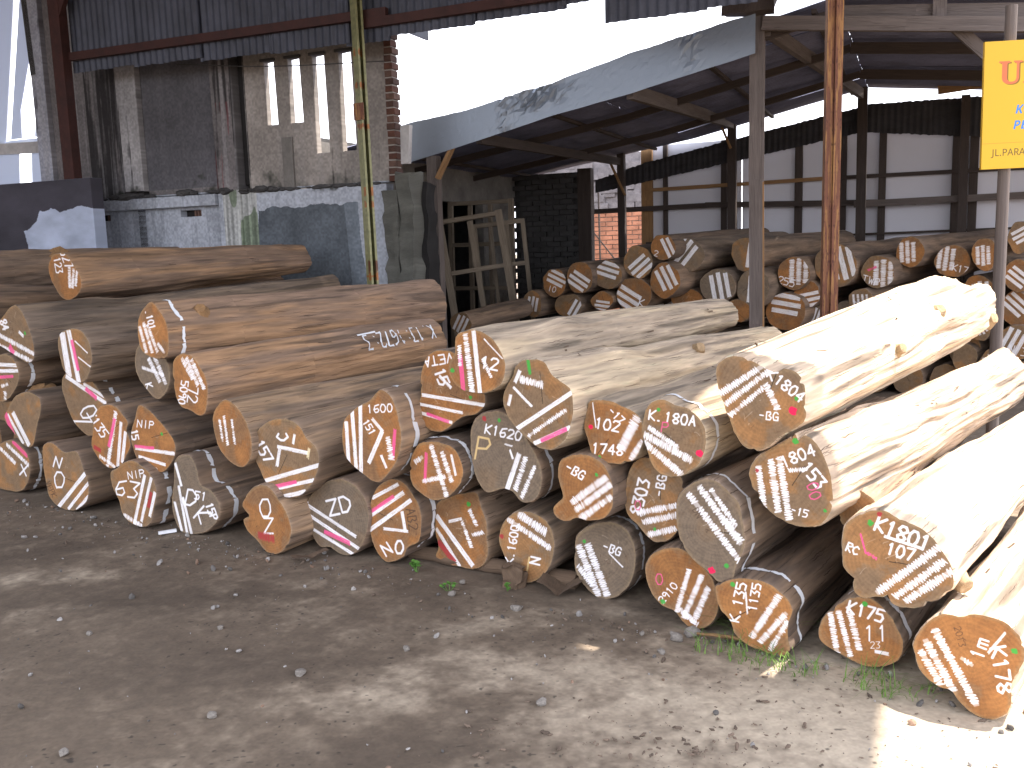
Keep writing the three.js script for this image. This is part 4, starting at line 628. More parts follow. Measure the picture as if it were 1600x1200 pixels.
LOG("L17",[-1.215,0.312,-4.83],31.2,[-224,328,-145,397,-57,431,36,438,124,400,164,342,227,296,244,230,226,170,166,85,93,25,-2,0,-95,14,-162,67,-204,134,-244,220],[2.2,0,0.86],"pb",0,"large brown log end, lying K over white bars, one with a pink middle",[["s",-160,82,233,205,24,"xw"],["s",-112,37,191,122,21,"xw"],["s",-106,52,62,98,21,"xp"],["s",-34,7,127,53,24,"xw"],["s",-52,279,158,263,22,"xw"],["s",-39,266,-66,176,22,"xw"],["t","C",-14,338,5,59,-80,-6,"w"],["s",75,352,62,309,17,"xw"],["t","157",-155,242,30,-40,61,30,"w"],["s",173,285,160,239,17,"xy"]]);
LOG("L18",[-0.695,0.483,-4.446],32.0,[77,471,134,450,169,375,190,283,175,157,119,73,55,12,6,0,-66,31,-146,78,-185,124,-190,221,-172,297,-105,356,1,411],[2.2,0,0.86],"po",1,"pointed log end marked 1600 above a big white zigzag",[["s",-156,289,-154,87,25,"xw"],["s",-114,346,-106,53,25,"xw"],["s",-58,382,-77,43,25,"xw"],["s",15,317,71,265,19,"xw"],["s",71,261,-20,100,25,"xw"],["s",151,274,131,140,19,"xp"],["s",105,236,122,127,28,"hw"],["s",59,140,84,88,16,"xw"],["t","1600",66,374,48,5,0,37,"w"],["t","151",-8,274,19,-26,36,19,"w"]]);
LOG("L19",[-1.347,-0.0,-4.86],31.6,[-14,384,43,373,108,310,162,236,184,169,159,88,106,27,47,0,-25,7,-84,60,-154,105,-182,167,-135,195,-184,246,-159,296,-89,358],[2.2,0,0.86],"po",0,"bright orange notched bottom log end with white O, Z and a red smear",[["t","O",3,255,130,16,9,97,"w"],["t","Z",18,157,115,15,8,87,"w"],["s",-71,95,45,89,42,"hr"]]);
LOG("L20",[-0.959,0.001,-4.805],32.8,[-231,242,-182,313,-57,399,60,426,156,395,218,334,239,251,204,125,145,39,74,0,5,3,-63,29,-134,21,-192,78,-235,133,-239,205],[2.2,0,0.86],"dg",0,"grey-topped bottom log end reading ZD with three slanting white bars and a pink one",[["s",-202,246,128,121,21,"xw"],["s",-215,198,146,57,21,"xw"],["s",-198,124,107,19,21,"xw"],["s",-93,114,84,76,28,"xp"],["t","ZD",31,276,107,35,-23,78,"w"],["s",-220,262,-204,101,35,"hw"]]);
LOG("L21",[-0.621,-0.001,-4.611],33.1,[-154,339,-96,417,-16,460,68,453,127,400,172,323,179,241,154,147,76,102,52,54,-1,21,-67,0,-122,26,-150,67,-179,156,-177,260],[2.2,0,0.86],"do",1,"bottom log end crossed by bold white bars, one bright pink, black scrawl at right",[["s",-145,340,29,432,20,"xw"],["s",-169,241,64,393,24,"xw"],["s",-159,266,-5,364,20,"xp"],["s",-174,164,108,358,24,"xw"],["s",-76,185,77,193,17,"xw"],["s",50,290,65,191,22,"xw"],["t","N",-62,80,70,42,-36,48,"w"],["t","O",25,101,81,12,4,65,"w"],["t","AB2",114,259,7,-45,58,16,"k"]]);
LOG("L22",[-0.381,0.4,-4.368],32.5,[-147,211,-104,270,-33,292,51,293,125,268,160,210,164,139,127,73,57,20,-29,0,-98,24,-151,66,-164,129],[2.2,0,0.86],"do",1,"round log end with one long white diagonal, shorter white dashes and a pink upright",[["s",-22,277,61,30,24,"hw"],["s",42,248,95,106,24,"hw"],["s",98,238,119,144,15,"xw"],["s",-52,233,-67,92,19,"xp"],["s",-125,181,-76,212,22,"hw"],["s",-83,90,58,128,19,"hw"]]);
LOG("L23",[-0.284,0.001,-4.538],33.7,[-155,306,-82,360,21,396,112,410,137,345,165,267,169,185,165,86,136,31,75,0,-5,0,-67,0,-120,15,-169,27,-150,79,-163,152,-162,237],[2.5,0,0.86],"po",0,"squarish orange bottom log end with a long white bar and dark red streak",[["s",-149,253,68,26,30,"xw"],["s",-153,184,-13,9,22,"xw"],["s",-144,117,-45,24,34,"xr"],["s",-67,234,7,258,16,"xw"],["s",14,245,68,117,17,"hw"],["s",61,315,105,235,21,"hw"],["s",75,184,143,208,16,"hw"],["d",58,341,13,"g"]]);
LOG("L24",[-0.159,0.963,-4.111],36,[-110,255,-61,279,1,289,72,269,123,228,156,173,164,109,144,51,90,19,18,0,-74,8,-128,34,-164,86,-158,130,-121,181],[2.75,0.011,0.69],"to",0,"pale tan log topping the middle, end with tall white bars and a pink one",[["s",-54,265,-26,0,26,"hw"],["s",-6,278,18,6,26,"xw"],["s",-88,168,-77,11,26,"xp"],["s",-90,212,-91,119,19,"hw"],["t","12",81,139,62,-6,13,51,"w"],["d",-137,96,12,"g"],["s",53,245,148,164,7,"xw"],["s",39,159,85,76,14,"hw"]]);
LOG("L25",[-0.299,0.721,-4.41],33.3,[-163,324,-120,389,-40,413,43,395,136,298,202,220,207,159,153,112,78,88,19,52,-33,17,-81,0,-140,8,-178,43,-207,105,-182,187,-183,251],[2.2,0,0.86],"go",0,"log end partly behind the pale tan log, three level bars, lowest partly pink",[["s",-171,181,199,155,19,"xw"],["s",-197,135,67,109,16,"xw"],["s",-188,91,0,57,17,"xw"],["s",-144,88,-19,59,17,"xp"],["t","VETA",-67,357,-54,-10,7,-43,"w"],["t","15",-44,274,19,-46,59,20,"w"],["d",120,187,9,"g"],["s",-59,279,4,229,18,"xw"]]);
LOG("L26",[0.107,0.729,-3.969],36,[-116,361,-77,394,-9,403,47,389,78,344,126,311,173,281,188,219,179,136,146,63,96,17,45,0,-15,14,-71,51,-132,94,-173,149,-188,214,-164,273,-128,324],[2.81,-0.053,0.77],"tb",0,"large middle log end with green streak on top and rising bars, lowest pink",[["s",-112,82,176,262,20,"xw"],["s",-54,53,149,188,14,"hw"],["s",-21,25,163,112,20,"xw"],["s",17,42,143,102,19,"xp"],["s",-43,387,-35,335,17,"xg"],["s",-115,291,-89,340,19,"xw"],["s",-90,306,31,285,26,"hw"],["s",-123,265,-33,191,13,"xw"],["s",-142,229,-154,188,17,"xw"]]);
LOG("L27",[-0.04,0.437,-4.214],32.8,[-195,325,-155,389,-81,422,8,416,82,353,132,292,174,221,199,149,186,58,150,9,81,0,36,40,-24,49,-115,22,-161,64,-191,154,-199,231],[2.5,0,0.86],"dg",1,"two-lobed grey-brown log end marked K1620 with a yellow loop and broad white stripes",[["t","K1620",-6,322,48,-5,12,42,"w"],["d",-112,380,12,"r"],["d",-29,377,9,"g"],["t","P",-118,233,120,-7,26,105,"y2"],["s",74,226,5,58,26,"xw"],["s",112,218,48,54,20,"hw"],["s",159,181,81,21,16,"hw"],["s",26,240,39,205,11,"xw"],["s",2,268,34,262,9,"xw"]]);
LOG("L28",[0.293,0.397,-3.922],34.8,[-113,275,-63,303,2,318,65,308,117,271,147,219,155,150,142,87,98,38,28,19,-37,24,-70,8,-103,0,-146,17,-155,51,-128,84,-104,108,-109,145,-125,187,-127,230],[2.5,0,0.86],"do",0,"orange log end with a round lobe at lower left, marked -BG",[["s",-58,91,120,227,28,"hw"],["s",-39,59,141,199,25,"hw"],["s",-14,25,143,146,25,"hw"],["t","-BG",-32,235,36,-14,22,34,"w"],["d",70,232,8,"g"]]);
LOG("L29",[0.045,-0.0,-4.284],33.3,[-158,224,-126,293,-50,351,33,362,111,335,144,293,160,218,151,154,121,92,59,28,-7,0,-61,23,-104,70,-139,130,-160,185],[2.5,0,0.86],"gb",0,"bottom log end with K.1600 written upwards and two white bars across its upper right",[["s",-103,309,135,198,25,"hw"],["s",-39,343,112,273,35,"hw"],["t","K.1600",-81,187,9,39,-44,0,"w"],["d",-140,217,12,"r"],["t","J",-4,90,99,1,21,91,"y2"],["t","N",48,121,-11,-49,53,0,"w"]]);
LOG("L30",[0.397,-0.009,-4.076],34.0,[-157,235,-139,290,-77,339,-3,371,72,375,125,345,156,284,162,211,139,117,99,56,33,10,-33,0,-110,48,-150,103,-162,172],[2.5,0,0.86],"gg",1,"round grey bottom log end with three ragged white streaks running down its left half",[["s",-133,239,-33,12,32,"hw"],["s",-85,252,14,21,32,"hw"],["s",-139,139,-62,53,22,"hw"],["t","-BG",44,248,36,-6,14,36,"w"],["d",-102,262,9,"g"],["s",27,225,91,175,7,"xw"]]);
LOG("L31",[0.423,0.675,-3.865],35.3,[-117,267,-54,277,23,268,74,253,128,217,145,156,135,87,111,43,56,10,4,1,-59,0,-106,34,-136,116,-145,158,-130,229],[2.5,0,0.86],"to",0,"dark orange log end, red dot at left rim, dense white scratches at right",[["d",-110,155,11,"r2"],["t","102",-25,171,49,-3,9,44,"w"],["s",36,71,116,216,37,"hw"],["s",81,32,138,115,22,"hw"],["t","1748",-26,65,46,1,5,42,"w"],["s",-98,260,-84,158,6,"xw"],["d",-68,27,8,"g"],["t","-17",19,213,23,-19,24,23,"w"]]);
LOG("L32",[0.641,0.663,-3.658],35.7,[-128,265,-90,308,-41,319,9,302,56,298,97,275,133,227,143,171,133,111,105,56,78,40,42,12,-15,0,-63,10,-101,54,-121,111,-143,176,-137,230],[2.5,0,0.86],"tb",1,"log end marked K.180A with a bright red dot at its lower right",[["t","K.180A",-2,246,41,-2,6,39,"w"],["s",-135,137,39,17,26,"hw"],["s",-129,167,81,80,26,"hw"],["s",-111,200,23,126,17,"hw"],["d",114,112,15,"r2"],["t","P",-33,204,44,-3,8,42,"p"],["d",-64,275,8,"g"]]);
LOG("L33",[0.594,0.332,-3.853],34.6,[-113,318,-66,363,-6,369,83,351,135,285,146,182,117,81,81,27,36,3,-3,0,-48,27,-85,65,-125,94,-146,143,-142,215],[2.5,0,0.86],"db",0,"brown log end under K.180A with 8303 and -BG written upwards above white streaks",[["t","8303",-68,196,14,48,-51,6,"w"],["t","-BG",29,256,7,37,-38,2,"w"],["s",-84,117,105,177,22,"hw"],["s",-57,80,105,135,22,"hw"],["s",-33,27,99,75,22,"hw"],["d",1,58,8,"g"],["t","O",-77,152,43,6,0,40,"p"]]);
LOG("L34",[0.774,0.252,-3.589],36.2,[-151,290,-131,346,-74,401,-11,425,30,420,84,382,124,341,137,279,151,203,138,136,112,66,104,25,72,0,31,0,-24,41,-80,79,-123,126,-145,196],[2.5,0,0.86],"gg",1,"big grey oval log end with long white diagonals, red dot at bottom",[["s",-94,348,125,105,24,"hw"],["s",-46,384,130,174,23,"hw"],["s",3,380,111,244,17,"hw"],["s",58,267,132,187,20,"hw"],["d",9,44,15,"r2"],["d",72,74,10,"g"],["t","DN",-52,272,14,-21,24,17,"k"]]);
LOG("L35",[0.921,0.821,-3.415],39,[-181,279,-168,326,-115,358,-48,350,0,328,58,305,106,320,152,306,176,270,178,203,181,133,148,99,93,62,54,26,-4,0,-56,6,-98,52,-127,121,-159,191],[2.8,0.149,1.21],"sb",0,"big pale sunlit log topping the right, three-lobed end marked K1804",[["s",-162,203,23,329,20,"hw"],["s",-138,165,48,314,17,"hw"],["s",-119,122,14,240,15,"hw"],["t","K1804",105,254,31,-21,23,31,"w"],["t","-BG",40,136,30,0,2,29,"w"],["d",130,163,16,"r2"],["d",142,209,7,"g"],["s",24,255,72,163,23,"hw"]]);
LOG("L36",[1.027,0.541,-3.374],41,[-169,179,-148,232,-88,280,-30,318,27,356,66,351,113,311,145,253,163,194,169,133,158,76,133,28,92,4,43,0,-8,6,-67,31,-120,75,-155,125],[2.98,0.018,0.97],"sb",0,"smooth sunlit log under the three-lobed one, end with pink circles and green dot",[["s",-127,210,-101,45,21,"hw"],["s",-77,241,-44,42,24,"hw"],["s",-44,255,0,20,23,"hw"],["t","1804",31,270,38,20,-16,36,"w"],["t","153",93,203,28,-29,33,32,"w"],["s",-6,209,68,224,12,"hw"],["t","OO",94,143,11,-38,39,17,"p"],["d",20,324,12,"g"],["d",-132,192,7,"r"],["d",136,77,7,"g"],["t","-15",42,57,26,-3,7,27,"w"]]);
LOG("L37",[1.339,0.301,-3.151],40,[-195,228,-180,275,-139,317,-90,344,-38,345,-5,328,39,316,82,301,124,274,157,235,183,195,195,147,196,106,163,71,112,30,64,4,5,0,-52,23,-108,5,-143,15,-156,66,-188,108,-196,180],[2.6,0,0.86],"sb",0,"big sunlit log at the right edge, brown end marked K1801 over 107",[["t","K1801",21,269,44,-11,16,50,"w"],["t","107",16,203,38,-4,9,42,"w"],["s",-40,249,78,229,12,"xw"],["s",-63,35,146,249,21,"hw"],["s",-1,32,160,199,19,"hw"],["s",35,24,184,167,21,"hw"],["t","RC",-152,181,27,-8,12,31,"w"],["d",-93,289,11,"g"],["d",-62,328,9,"r"],["s",-126,241,-108,179,5,"xp"],["s",-108,179,-67,161,8,"hp"]]);
LOG("L38",[0.918,0.003,-3.467],36.5,[-161,236,-98,275,-19,295,46,295,102,270,148,233,161,197,146,143,145,78,151,33,113,0,49,3,-30,18,-78,52,-95,102,-138,141,-155,183],[2.5,0,0.86],"do",1,"bottom log end with K.135 over 1135 written upwards, grass at its foot",[["t","K.135",-63,189,8,40,-39,0,"w"],["t","1135",5,224,6,35,-34,-1,"w"],["s",-31,235,-23,150,8,"xw"],["s",-6,53,105,250,21,"hw"],["s",28,40,133,184,19,"hw"],["s",69,18,139,154,16,"hw"],["d",-85,256,10,"g"]]);
LOG("L39",[0.684,0.001,-3.722],35.5,[-171,229,-141,291,-80,329,-13,346,45,328,101,283,143,236,157,184,171,132,158,75,116,24,59,0,6,22,-29,57,-88,73,-133,113,-163,164],[2.5,0,0.86],"do",0,"bottom log end with a pink circle and three white strokes joined at their feet",[["s",-23,61,36,258,17,"hw"],["s",9,40,93,246,19,"hw"],["s",53,27,121,197,21,"hw"],["t","2910",-61,139,21,28,-25,15,"w"],["t","O",-99,191,48,9,0,45,"p"],["d",-85,94,11,"g"],["s",-8,76,73,26,22,"hw"]]);
LOG("L40",[1.282,0.002,-3.315],37.5,[-157,102,-143,157,-107,204,-48,255,10,275,62,266,104,225,127,194,151,145,157,97,142,56,103,23,52,0,-7,5,-62,22,-116,42,-149,65],[2.5,0,0.86],"go",1,"round orange bottom log end marked K175 with three upright white streaks",[["s",-114,184,-84,26,20,"hw"],["s",-83,199,-33,26,18,"hw"],["s",-47,222,-1,60,20,"hw"],["t","K175",21,217,40,-3,10,46,"w"],["d",14,245,10,"g"],["t","11",60,141,54,13,-2,60,"wt"],["s",58,70,101,71,15,"xw"],["t","23",57,95,23,6,-1,25,"wt"]]);
LOG("L41",[1.493,-0.004,-2.935],37.6,[-173,209,-160,258,-124,313,-75,349,-25,351,17,367,71,368,118,357,151,326,169,291,173,240,153,184,140,136,143,81,132,40,99,8,66,0,21,12,-20,46,-41,74,-86,80,-128,104,-156,148],[2.3,0,0.86],"so",0,"nearest bottom log at the right corner, wide orange end with two long white bars",[["s",-103,281,37,46,23,"hw"],["s",-130,236,-35,76,23,"hw"],["s",-145,195,-76,88,21,"hw"],["t","K178",108,187,9,-46,40,19,"w"],["t","1m",39,250,11,45,-37,6,"w"],["s",66,239,110,316,9,"xw"],["d",141,264,10,"g"],["t","2013",-22,273,6,-20,19,10,"k"],["s",-16,200,20,182,14,"hw"]]);
LOG("M0",[-4.409,1.252,-7.533],31.7,[239,224,190,117,88,30,-41,0,-155,35,-239,115,-249,228,-193,347,-73,416,54,451,165,421,249,339],[2.1,0.072,0.68],"db",0,"dark log entering from the left edge behind the orange scribbled end",[]);
LOG("M1",[-3.39,1.369,-7.25],31.8,[143,106,109,55,61,17,-13,0,-83,19,-127,53,-143,109,-108,161,-51,203,22,215,88,200,139,158],[2.39,0.127,1.0],"bb",0,"rearmost brown log of the left pile, only its top showing before the wall",[]);
LOG("M2",[-3.434,1.024,-7.455],31.5,[195,149,160,68,83,11,-15,0,-115,18,-180,63,-195,144,-155,226,-76,273,31,300,126,279,193,224],[2.31,0.125,0.86],"bb",0,"brown log behind the weathered left-edge log, ragged splinters along its top",[]);
LOG("M4",[-4.147,1.094,-7.134],31.4,[208,176,173,90,73,25,-36,0,-134,19,-200,85,-208,173,-166,259,-79,325,36,348,136,319,205,259],[1.75,-0.05,0.82],"db",0,"dark log low behind the weathered left-edge log, mostly hidden in shadow",[]);
LOG("M3",[1.314,0.475,-3.451],36.0,[72,96,62,53,34,15,1,0,-34,8,-61,33,-72,75,-61,120,-38,152,-3,175,32,162,59,138],[2.3,0,0.8],"db",0,"log filling the gap between the two big sunlit logs at right",[]);
LOG("B1",[0.263,0.799,-10.817],35.0,[129,158,120,82,70,16,-2,0,-65,22,-123,69,-129,155,-111,240,-59,292,8,310,73,291,114,238],[2.5,0.08,0.9],"db",0,"back-pile log at the far left of the shed stack, three upright white bars",[["s",76,224,40,73,35,"xw"],["s",24,242,-18,71,36,"xw"],["s",-34,240,-71,88,36,"xw"]]);
LOG("B2",[0.523,1.03,-10.723],33.5,[155,164,138,84,87,32,0,0,-84,27,-139,80,-155,166,-140,242,-76,312,9,316,94,310,137,244],[2.5,0.08,0.9],"do",0,"back-pile end with white bars across its top and IO below, second from left",[["s",-34,312,161,224,39,"xw"],["s",-80,266,142,166,39,"xw"],["s",-99,208,97,121,39,"xw"],["t","IO",-32,95,66,-15,19,57,"w"]]);
LOG("B3",[0.797,1.081,-10.506],35.2,[165,170,159,78,91,21,-1,0,-86,8,-145,77,-165,173,-149,267,-87,337,6,353,96,335,152,260],[2.5,0.08,0.9],"do",0,"orange back-pile end, white bars sloping down to the right, third from left",[["s",-69,247,125,128,43,"xw"],["s",-127,204,95,68,43,"xw"],["s",-157,144,39,24,44,"xw"]]);
LOG("B4",[1.101,1.121,-10.419],37.6,[189,159,167,83,92,16,5,0,-92,26,-161,77,-189,162,-146,238,-77,295,10,322,96,291,158,238],[2.5,0.08,0.9],"db",0,"grey-brown back-pile end with white bars across its upper half, fourth from the left",[["s",-86,314,151,245,43,"xw"],["s",-128,256,142,178,43,"xw"],["s",-137,189,102,121,43,"xw"]]);
LOG("B5",[1.421,1.222,-10.277],35.1,[175,191,158,95,86,31,1,0,-90,48,-157,108,-175,196,-147,287,-90,356,5,367,96,347,158,286],[2.5,0.08,0.9],"db",0,"back-pile end with rising white bars, left of the topmost brown log",[["s",-109,122,77,267,46,"xw"],["s",-71,61,139,226,46,"xw"],["s",-8,21,176,166,46,"xw"]]);
LOG("B6",[1.686,1.012,-10.048],38.1,[183,200,146,104,85,42,-7,0,-99,39,-178,101,-183,201,-176,293,-96,374,-5,404,83,363,163,291],[2.5,0.08,0.9],"do",0,"brown back-pile end with steep white bars, directly under the topmost brown log",[["s",25,360,134,157,49,"xw"],["s",-53,344,72,113,49,"xw"],["s",-117,300,-6,96,50,"xw"]]);
LOG("B7",[1.664,1.433,-10.049],39.3,[160,132,140,67,75,10,-4,0,-82,15,-138,72,-160,139,-136,206,-85,261,-2,262,80,251,125,199],[2.5,0.08,0.9],"do",0,"topmost brown log of the back pile, two thin white bars on its small end",[["s",44,231,133,60,40,"xw"],["s",-21,220,80,26,41,"xw"],["t","2",-85,69,64,-16,18,55,"w"]]);
LOG("B8",[1.928,1.291,-10.15],39.2,[235,176,193,82,112,22,0,0,-119,20,-205,89,-235,184,-189,277,-113,346,1,361,118,335,192,264],[2.5,0.08,0.9],"gg",0,"big grey back-pile end leaning right, three bold rising white bars",[["s",-191,172,-11,370,55,"xw"],["s",-132,109,70,333,55,"xw"],["s",-50,73,126,271,54,"xw"]]);
LOG("B9",[0.671,0.79,-10.687],33.6,[182,140,164,67,97,24,1,0,-94,22,-157,65,-182,137,-162,207,-91,262,7,270,100,268,168,207],[2.5,0.08,0.9],"db",0,"back-pile end in the lower left row, white scribble and two short bars",[["s",2,41,115,207,41,"xw"],["s",52,1,180,190,41,"xw"]]);
LOG("B10",[1.042,0.875,-10.469],35.3,[148,115,113,63,67,22,-1,0,-69,25,-130,56,-148,113,-112,167,-64,204,3,221,71,202,123,171],[2.5,0.08,0.9],"do",0,"smallest orange back-pile end, peeping above the pale tan log at left",[["s",-76,111,92,92,29,"xw"],["s",-96,67,95,46,30,"xw"],["s",-92,20,76,2,30,"xw"]]);
LOG("B11",[1.377,0.887,-10.291],33.5,[215,173,188,80,104,6,-6,0,-120,9,-188,76,-215,172,-186,270,-118,340,-2,359,113,332,197,261],[2.5,0.08,0.9],"do",0,"large brown back-pile end low in the stack, white bars at its lower left",[["s",-155,262,81,129,52,"xw"],["s",-218,205,51,54,52,"xw"],["s",-249,130,-11,-3,52,"xw"],["t","K",96,81,81,-19,23,74,"w"]]);
LOG("B12",[1.952,0.887,-10.279],36.4,[198,115,170,60,104,20,7,0,-94,18,-165,56,-198,112,-173,170,-90,216,7,229,107,205,175,169],[2.5,0.08,0.9],"do",0,"unmarked brown back-pile end low in the stack, half hidden by the pale tan log",[]);
LOG("B13",[2.234,0.948,-9.992],37.7,[215,189,188,100,108,36,1,0,-104,37,-179,91,-215,189,-187,278,-105,340,0,374,109,349,176,282],[2.5,0.08,0.9],"gg",0,"smooth grey back-pile end with three tall white bars, left of the wooden post",[["s",87,326,136,79,53,"xw"],["s",2,330,57,47,54,"xw"],["s",-77,301,-29,50,54,"xw"]]);
LOG("B14",[2.521,1.279,-9.915],42.6,[177,187,152,99,92,29,2,0,-94,22,-147,107,-177,193,-165,291,-89,350,-1,364,82,342,144,277],[2.5,0.08,0.9],"db",0,"back-pile log just above the smooth grey ends, behind the wooden post, one white bar",[["s",120,278,88,61,48,"xw"],["s",48,304,12,56,48,"xw"]]);
LOG("B15",[2.55,0.903,-9.75],39.9,[183,215,160,109,99,29,8,0,-89,39,-164,109,-183,214,-147,321,-92,387,4,413,97,389,174,323],[2.5,0.08,0.9],"gg",0,"grey back-pile end split in view by the wooden post",[["s",55,316,35,79,50,"xw"],["s",-22,339,-45,68,51,"xw"]]);
LOG("B16",[2.959,1.085,-9.676],42.5,[185,174,146,91,91,31,-4,0,-96,29,-164,83,-185,176,-171,262,-106,317,-9,347,77,325,140,262],[2.5,0.08,0.9],"do",0,"brown back-pile end between wooden post and rusty post, white scribble and 255",[["s",128,308,123,75,49,"hw"],["s",52,327,47,61,49,"hw"],["s",-25,315,-30,80,50,"hw"],["t","255",-79,89,75,-19,19,70,"w"]]);
LOG("B17",[3.327,1.105,-9.512],42.0,[226,224,200,112,127,30,11,0,-102,43,-195,126,-226,229,-206,342,-119,412,1,447,120,415,198,325],[2.5,0.08,0.9],"db",0,"wide back-pile end directly behind the rusty steel post, slim white bars",[["s",121,413,199,131,58,"xw"],["s",27,413,117,91,59,"xw"],["s",-57,374,23,88,59,"xw"],["t","K",-79,120,90,-23,22,87,"w"]]);
LOG("B18",[2.886,0.662,-9.737],43.6,[228,204,212,109,125,24,14,0,-104,30,-192,91,-228,193,-180,298,-114,374,8,403,124,368,219,301],[2.5,0.08,0.9],"do",0,"back-pile end right of the wooden post, white bars across the top with drips",[["s",-119,381,164,339,53,"xw"],["s",-153,303,170,257,53,"xw"],["s",-148,219,137,179,53,"xw"]]);
LOG("B19",[3.092,0.891,-9.667],40.7,[146,150,126,78,81,34,11,0,-67,29,-109,80,-146,147,-117,221,-68,265,6,288,73,276,123,222],[2.5,0.08,0.9],"do",0,"small brown back-pile end left of the rusty post marked K1",[["s",-74,132,119,173,38,"xw"],["s",-74,71,145,119,38,"xw"],["s",-47,17,146,60,38,"xw"],["t","K1",-26,78,59,-14,15,57,"w"]]);
LOG("B20",[3.658,1.102,-9.26],42.0,[164,160,154,80,95,19,12,0,-72,17,-134,76,-164,162,-138,251,-85,309,3,325,87,300,143,250],[2.5,0.08,0.9],"db",0,"back-pile end right of the rusty post, white bars and pink scrawl",[["s",129,261,128,29,45,"hw"],["s",59,280,57,16,46,"hw"],["s",-12,268,-14,34,46,"hw"],["t","TWP",-56,76,70,-19,17,69,"w"],["s",-96,179,-11,212,21,"hp"]]);
LOG("B21",[3.982,1.3,-9.266],44.6,[142,146,116,74,68,21,2,0,-65,16,-128,75,-142,152,-123,227,-75,290,-8,304,63,284,119,219],[2.5,0.08,0.9],"do",0,"orange back-pile end with a dark hole at its rim, white ladder marks",[["s",24,245,36,56,37,"hw"],["s",-35,258,-21,41,37,"hw"],["s",-92,244,-80,53,38,"hw"]]);
LOG("B22",[4.327,1.198,-9.119],43.2,[172,152,156,77,97,17,11,0,-76,19,-145,79,-172,157,-139,229,-81,290,-1,309,91,286,155,221],[2.5,0.08,0.9],"do",0,"back-pile end above the sunlit log, white streaks and K17 at its foot",[["s",14,271,-5,69,39,"hw"],["s",-44,295,-67,65,39,"hw"],["s",-105,291,-126,88,39,"hw"],["t","K17",85,79,58,-16,13,60,"w"]]);
LOG("B23",[3.518,0.884,-9.312],44.2,[128,110,118,56,73,18,5,0,-58,12,-111,55,-128,106,-111,157,-66,197,-1,213,61,207,111,165],[2.5,0.08,0.9],"db",0,"small back-pile end covered in white scribble, above the sunlit log",[["t","TVW",-23,53,46,-11,11,44,"w"],["s",-78,158,-63,49,20,"hw"],["s",-32,159,-16,50,20,"hw"],["s",14,159,30,51,20,"hw"],["s",59,160,75,52,19,"hw"]]);
LOG("B24",[4.504,1.253,-8.843],43.1,[114,162,92,85,63,27,5,0,-50,32,-98,84,-114,166,-108,242,-62,302,-8,314,45,301,91,245],[2.5,0.08,0.9],"do",0,"orange back-pile end touching the sign pole, white hatching",[["s",28,235,40,71,30,"hw"],["s",-20,246,-6,58,30,"hw"],["s",-66,234,-54,68,31,"hw"]]);
LOG("B25",[4.763,1.413,-8.724],41.9,[100,147,96,67,62,22,11,0,-42,15,-83,81,-100,153,-82,235,-50,288,-2,300,53,278,92,225],[2.5,0.08,0.9],"db",0,"highest back-pile end right of the sign pole",[["s",-68,181,52,249,31,"xw"],["s",-54,134,82,212,31,"xw"],["s",-24,97,96,165,31,"xw"]]);
LOG("B26",[4.556,0.888,-9.038],44.9,[145,158,132,70,85,16,11,0,-65,18,-128,74,-145,155,-127,245,-78,311,-2,326,75,293,127,242],[2.5,0.08,0.9],"do",0,"brown back-pile end left of the sign pole with pink dab and white streaks",[["s",72,261,115,53,39,"xw"],["s",10,263,59,26,39,"xw"],["s",-47,237,-4,28,40,"xw"],["s",-84,171,-12,203,19,"hp"]]);
LOG("B27",[4.753,1.055,-8.699],42.3,[117,154,108,82,63,17,3,0,-55,17,-104,81,-117,154,-116,229,-68,290,-11,312,48,292,94,226],[2.5,0.08,0.9],"do",0,"back-pile end right of the sign pole, white bars sloping down, second from top",[["s",-42,241,91,130,33,"xw"],["s",-80,205,72,80,33,"xw"],["s",-100,154,34,44,34,"xw"]]);
LOG("B28",[4.808,0.717,-8.801],46.4,[134,184,111,93,68,30,2,0,-69,37,-125,94,-134,177,-120,259,-81,320,-14,358,51,324,104,266],[2.5,0.08,0.9],"do",0,"back-pile end right of the sign pole, third from top, slim white bars",[["s",-44,328,99,198,37,"xw"],["s",-90,291,73,143,38,"xw"],["s",-116,236,28,105,38,"xw"]]);
LOG("B29",[4.788,0.416,-8.734],43.5,[160,172,145,90,83,26,6,0,-70,9,-142,77,-160,157,-155,249,-88,301,-9,335,76,311,139,261],[2.5,0.08,0.9],"db",0,"back-pile end right of the sign pole marked N 30",[["s",-142,91,-44,300,43,"xw"],["s",-90,44,20,280,43,"xw"],["s",-25,25,71,233,43,"xw"],["t","N 30",45,81,63,-15,14,70,"w"]]);
LOG("B30",[4.566,0.58,-8.988],44.5,[91,135,85,62,53,9,8,0,-37,7,-66,57,-91,128,-81,198,-49,250,-3,270,44,245,72,199],[2.5,0.08,0.9],"db",0,"back-pile end at the far tip of the sunlit log, white and pink scrawl",[["s",2,207,66,98,24,"xw"],["s",-34,194,40,70,24,"xw"],["s",-61,166,4,57,24,"xw"],["s",-50,139,-7,160,11,"hp"]]);
LOG("B36",[4.645,0.175,-8.845],43.8,[148,180,118,99,79,26,5,0,-70,33,-129,79,-148,160,-130,242,-81,315,-9,341,65,313,124,261],[2.5,0.08,0.9],"db",0,"low back-pile end right beside the foot of the sign pole",[["s",15,293,90,98,39,"xw"],["s",-45,281,41,59,39,"xw"],["s",-95,242,-20,46,40,"xw"]]);
LOG("B37",[4.463,0.252,-9.056],41.8,[115,154,100,80,68,32,8,0,-50,28,-100,76,-115,141,-110,215,-60,263,-3,292,58,279,107,224],[2.5,0.08,0.9],"db",0,"plain back-pile end in shadow between sunlit log tip and sign pole",[]);
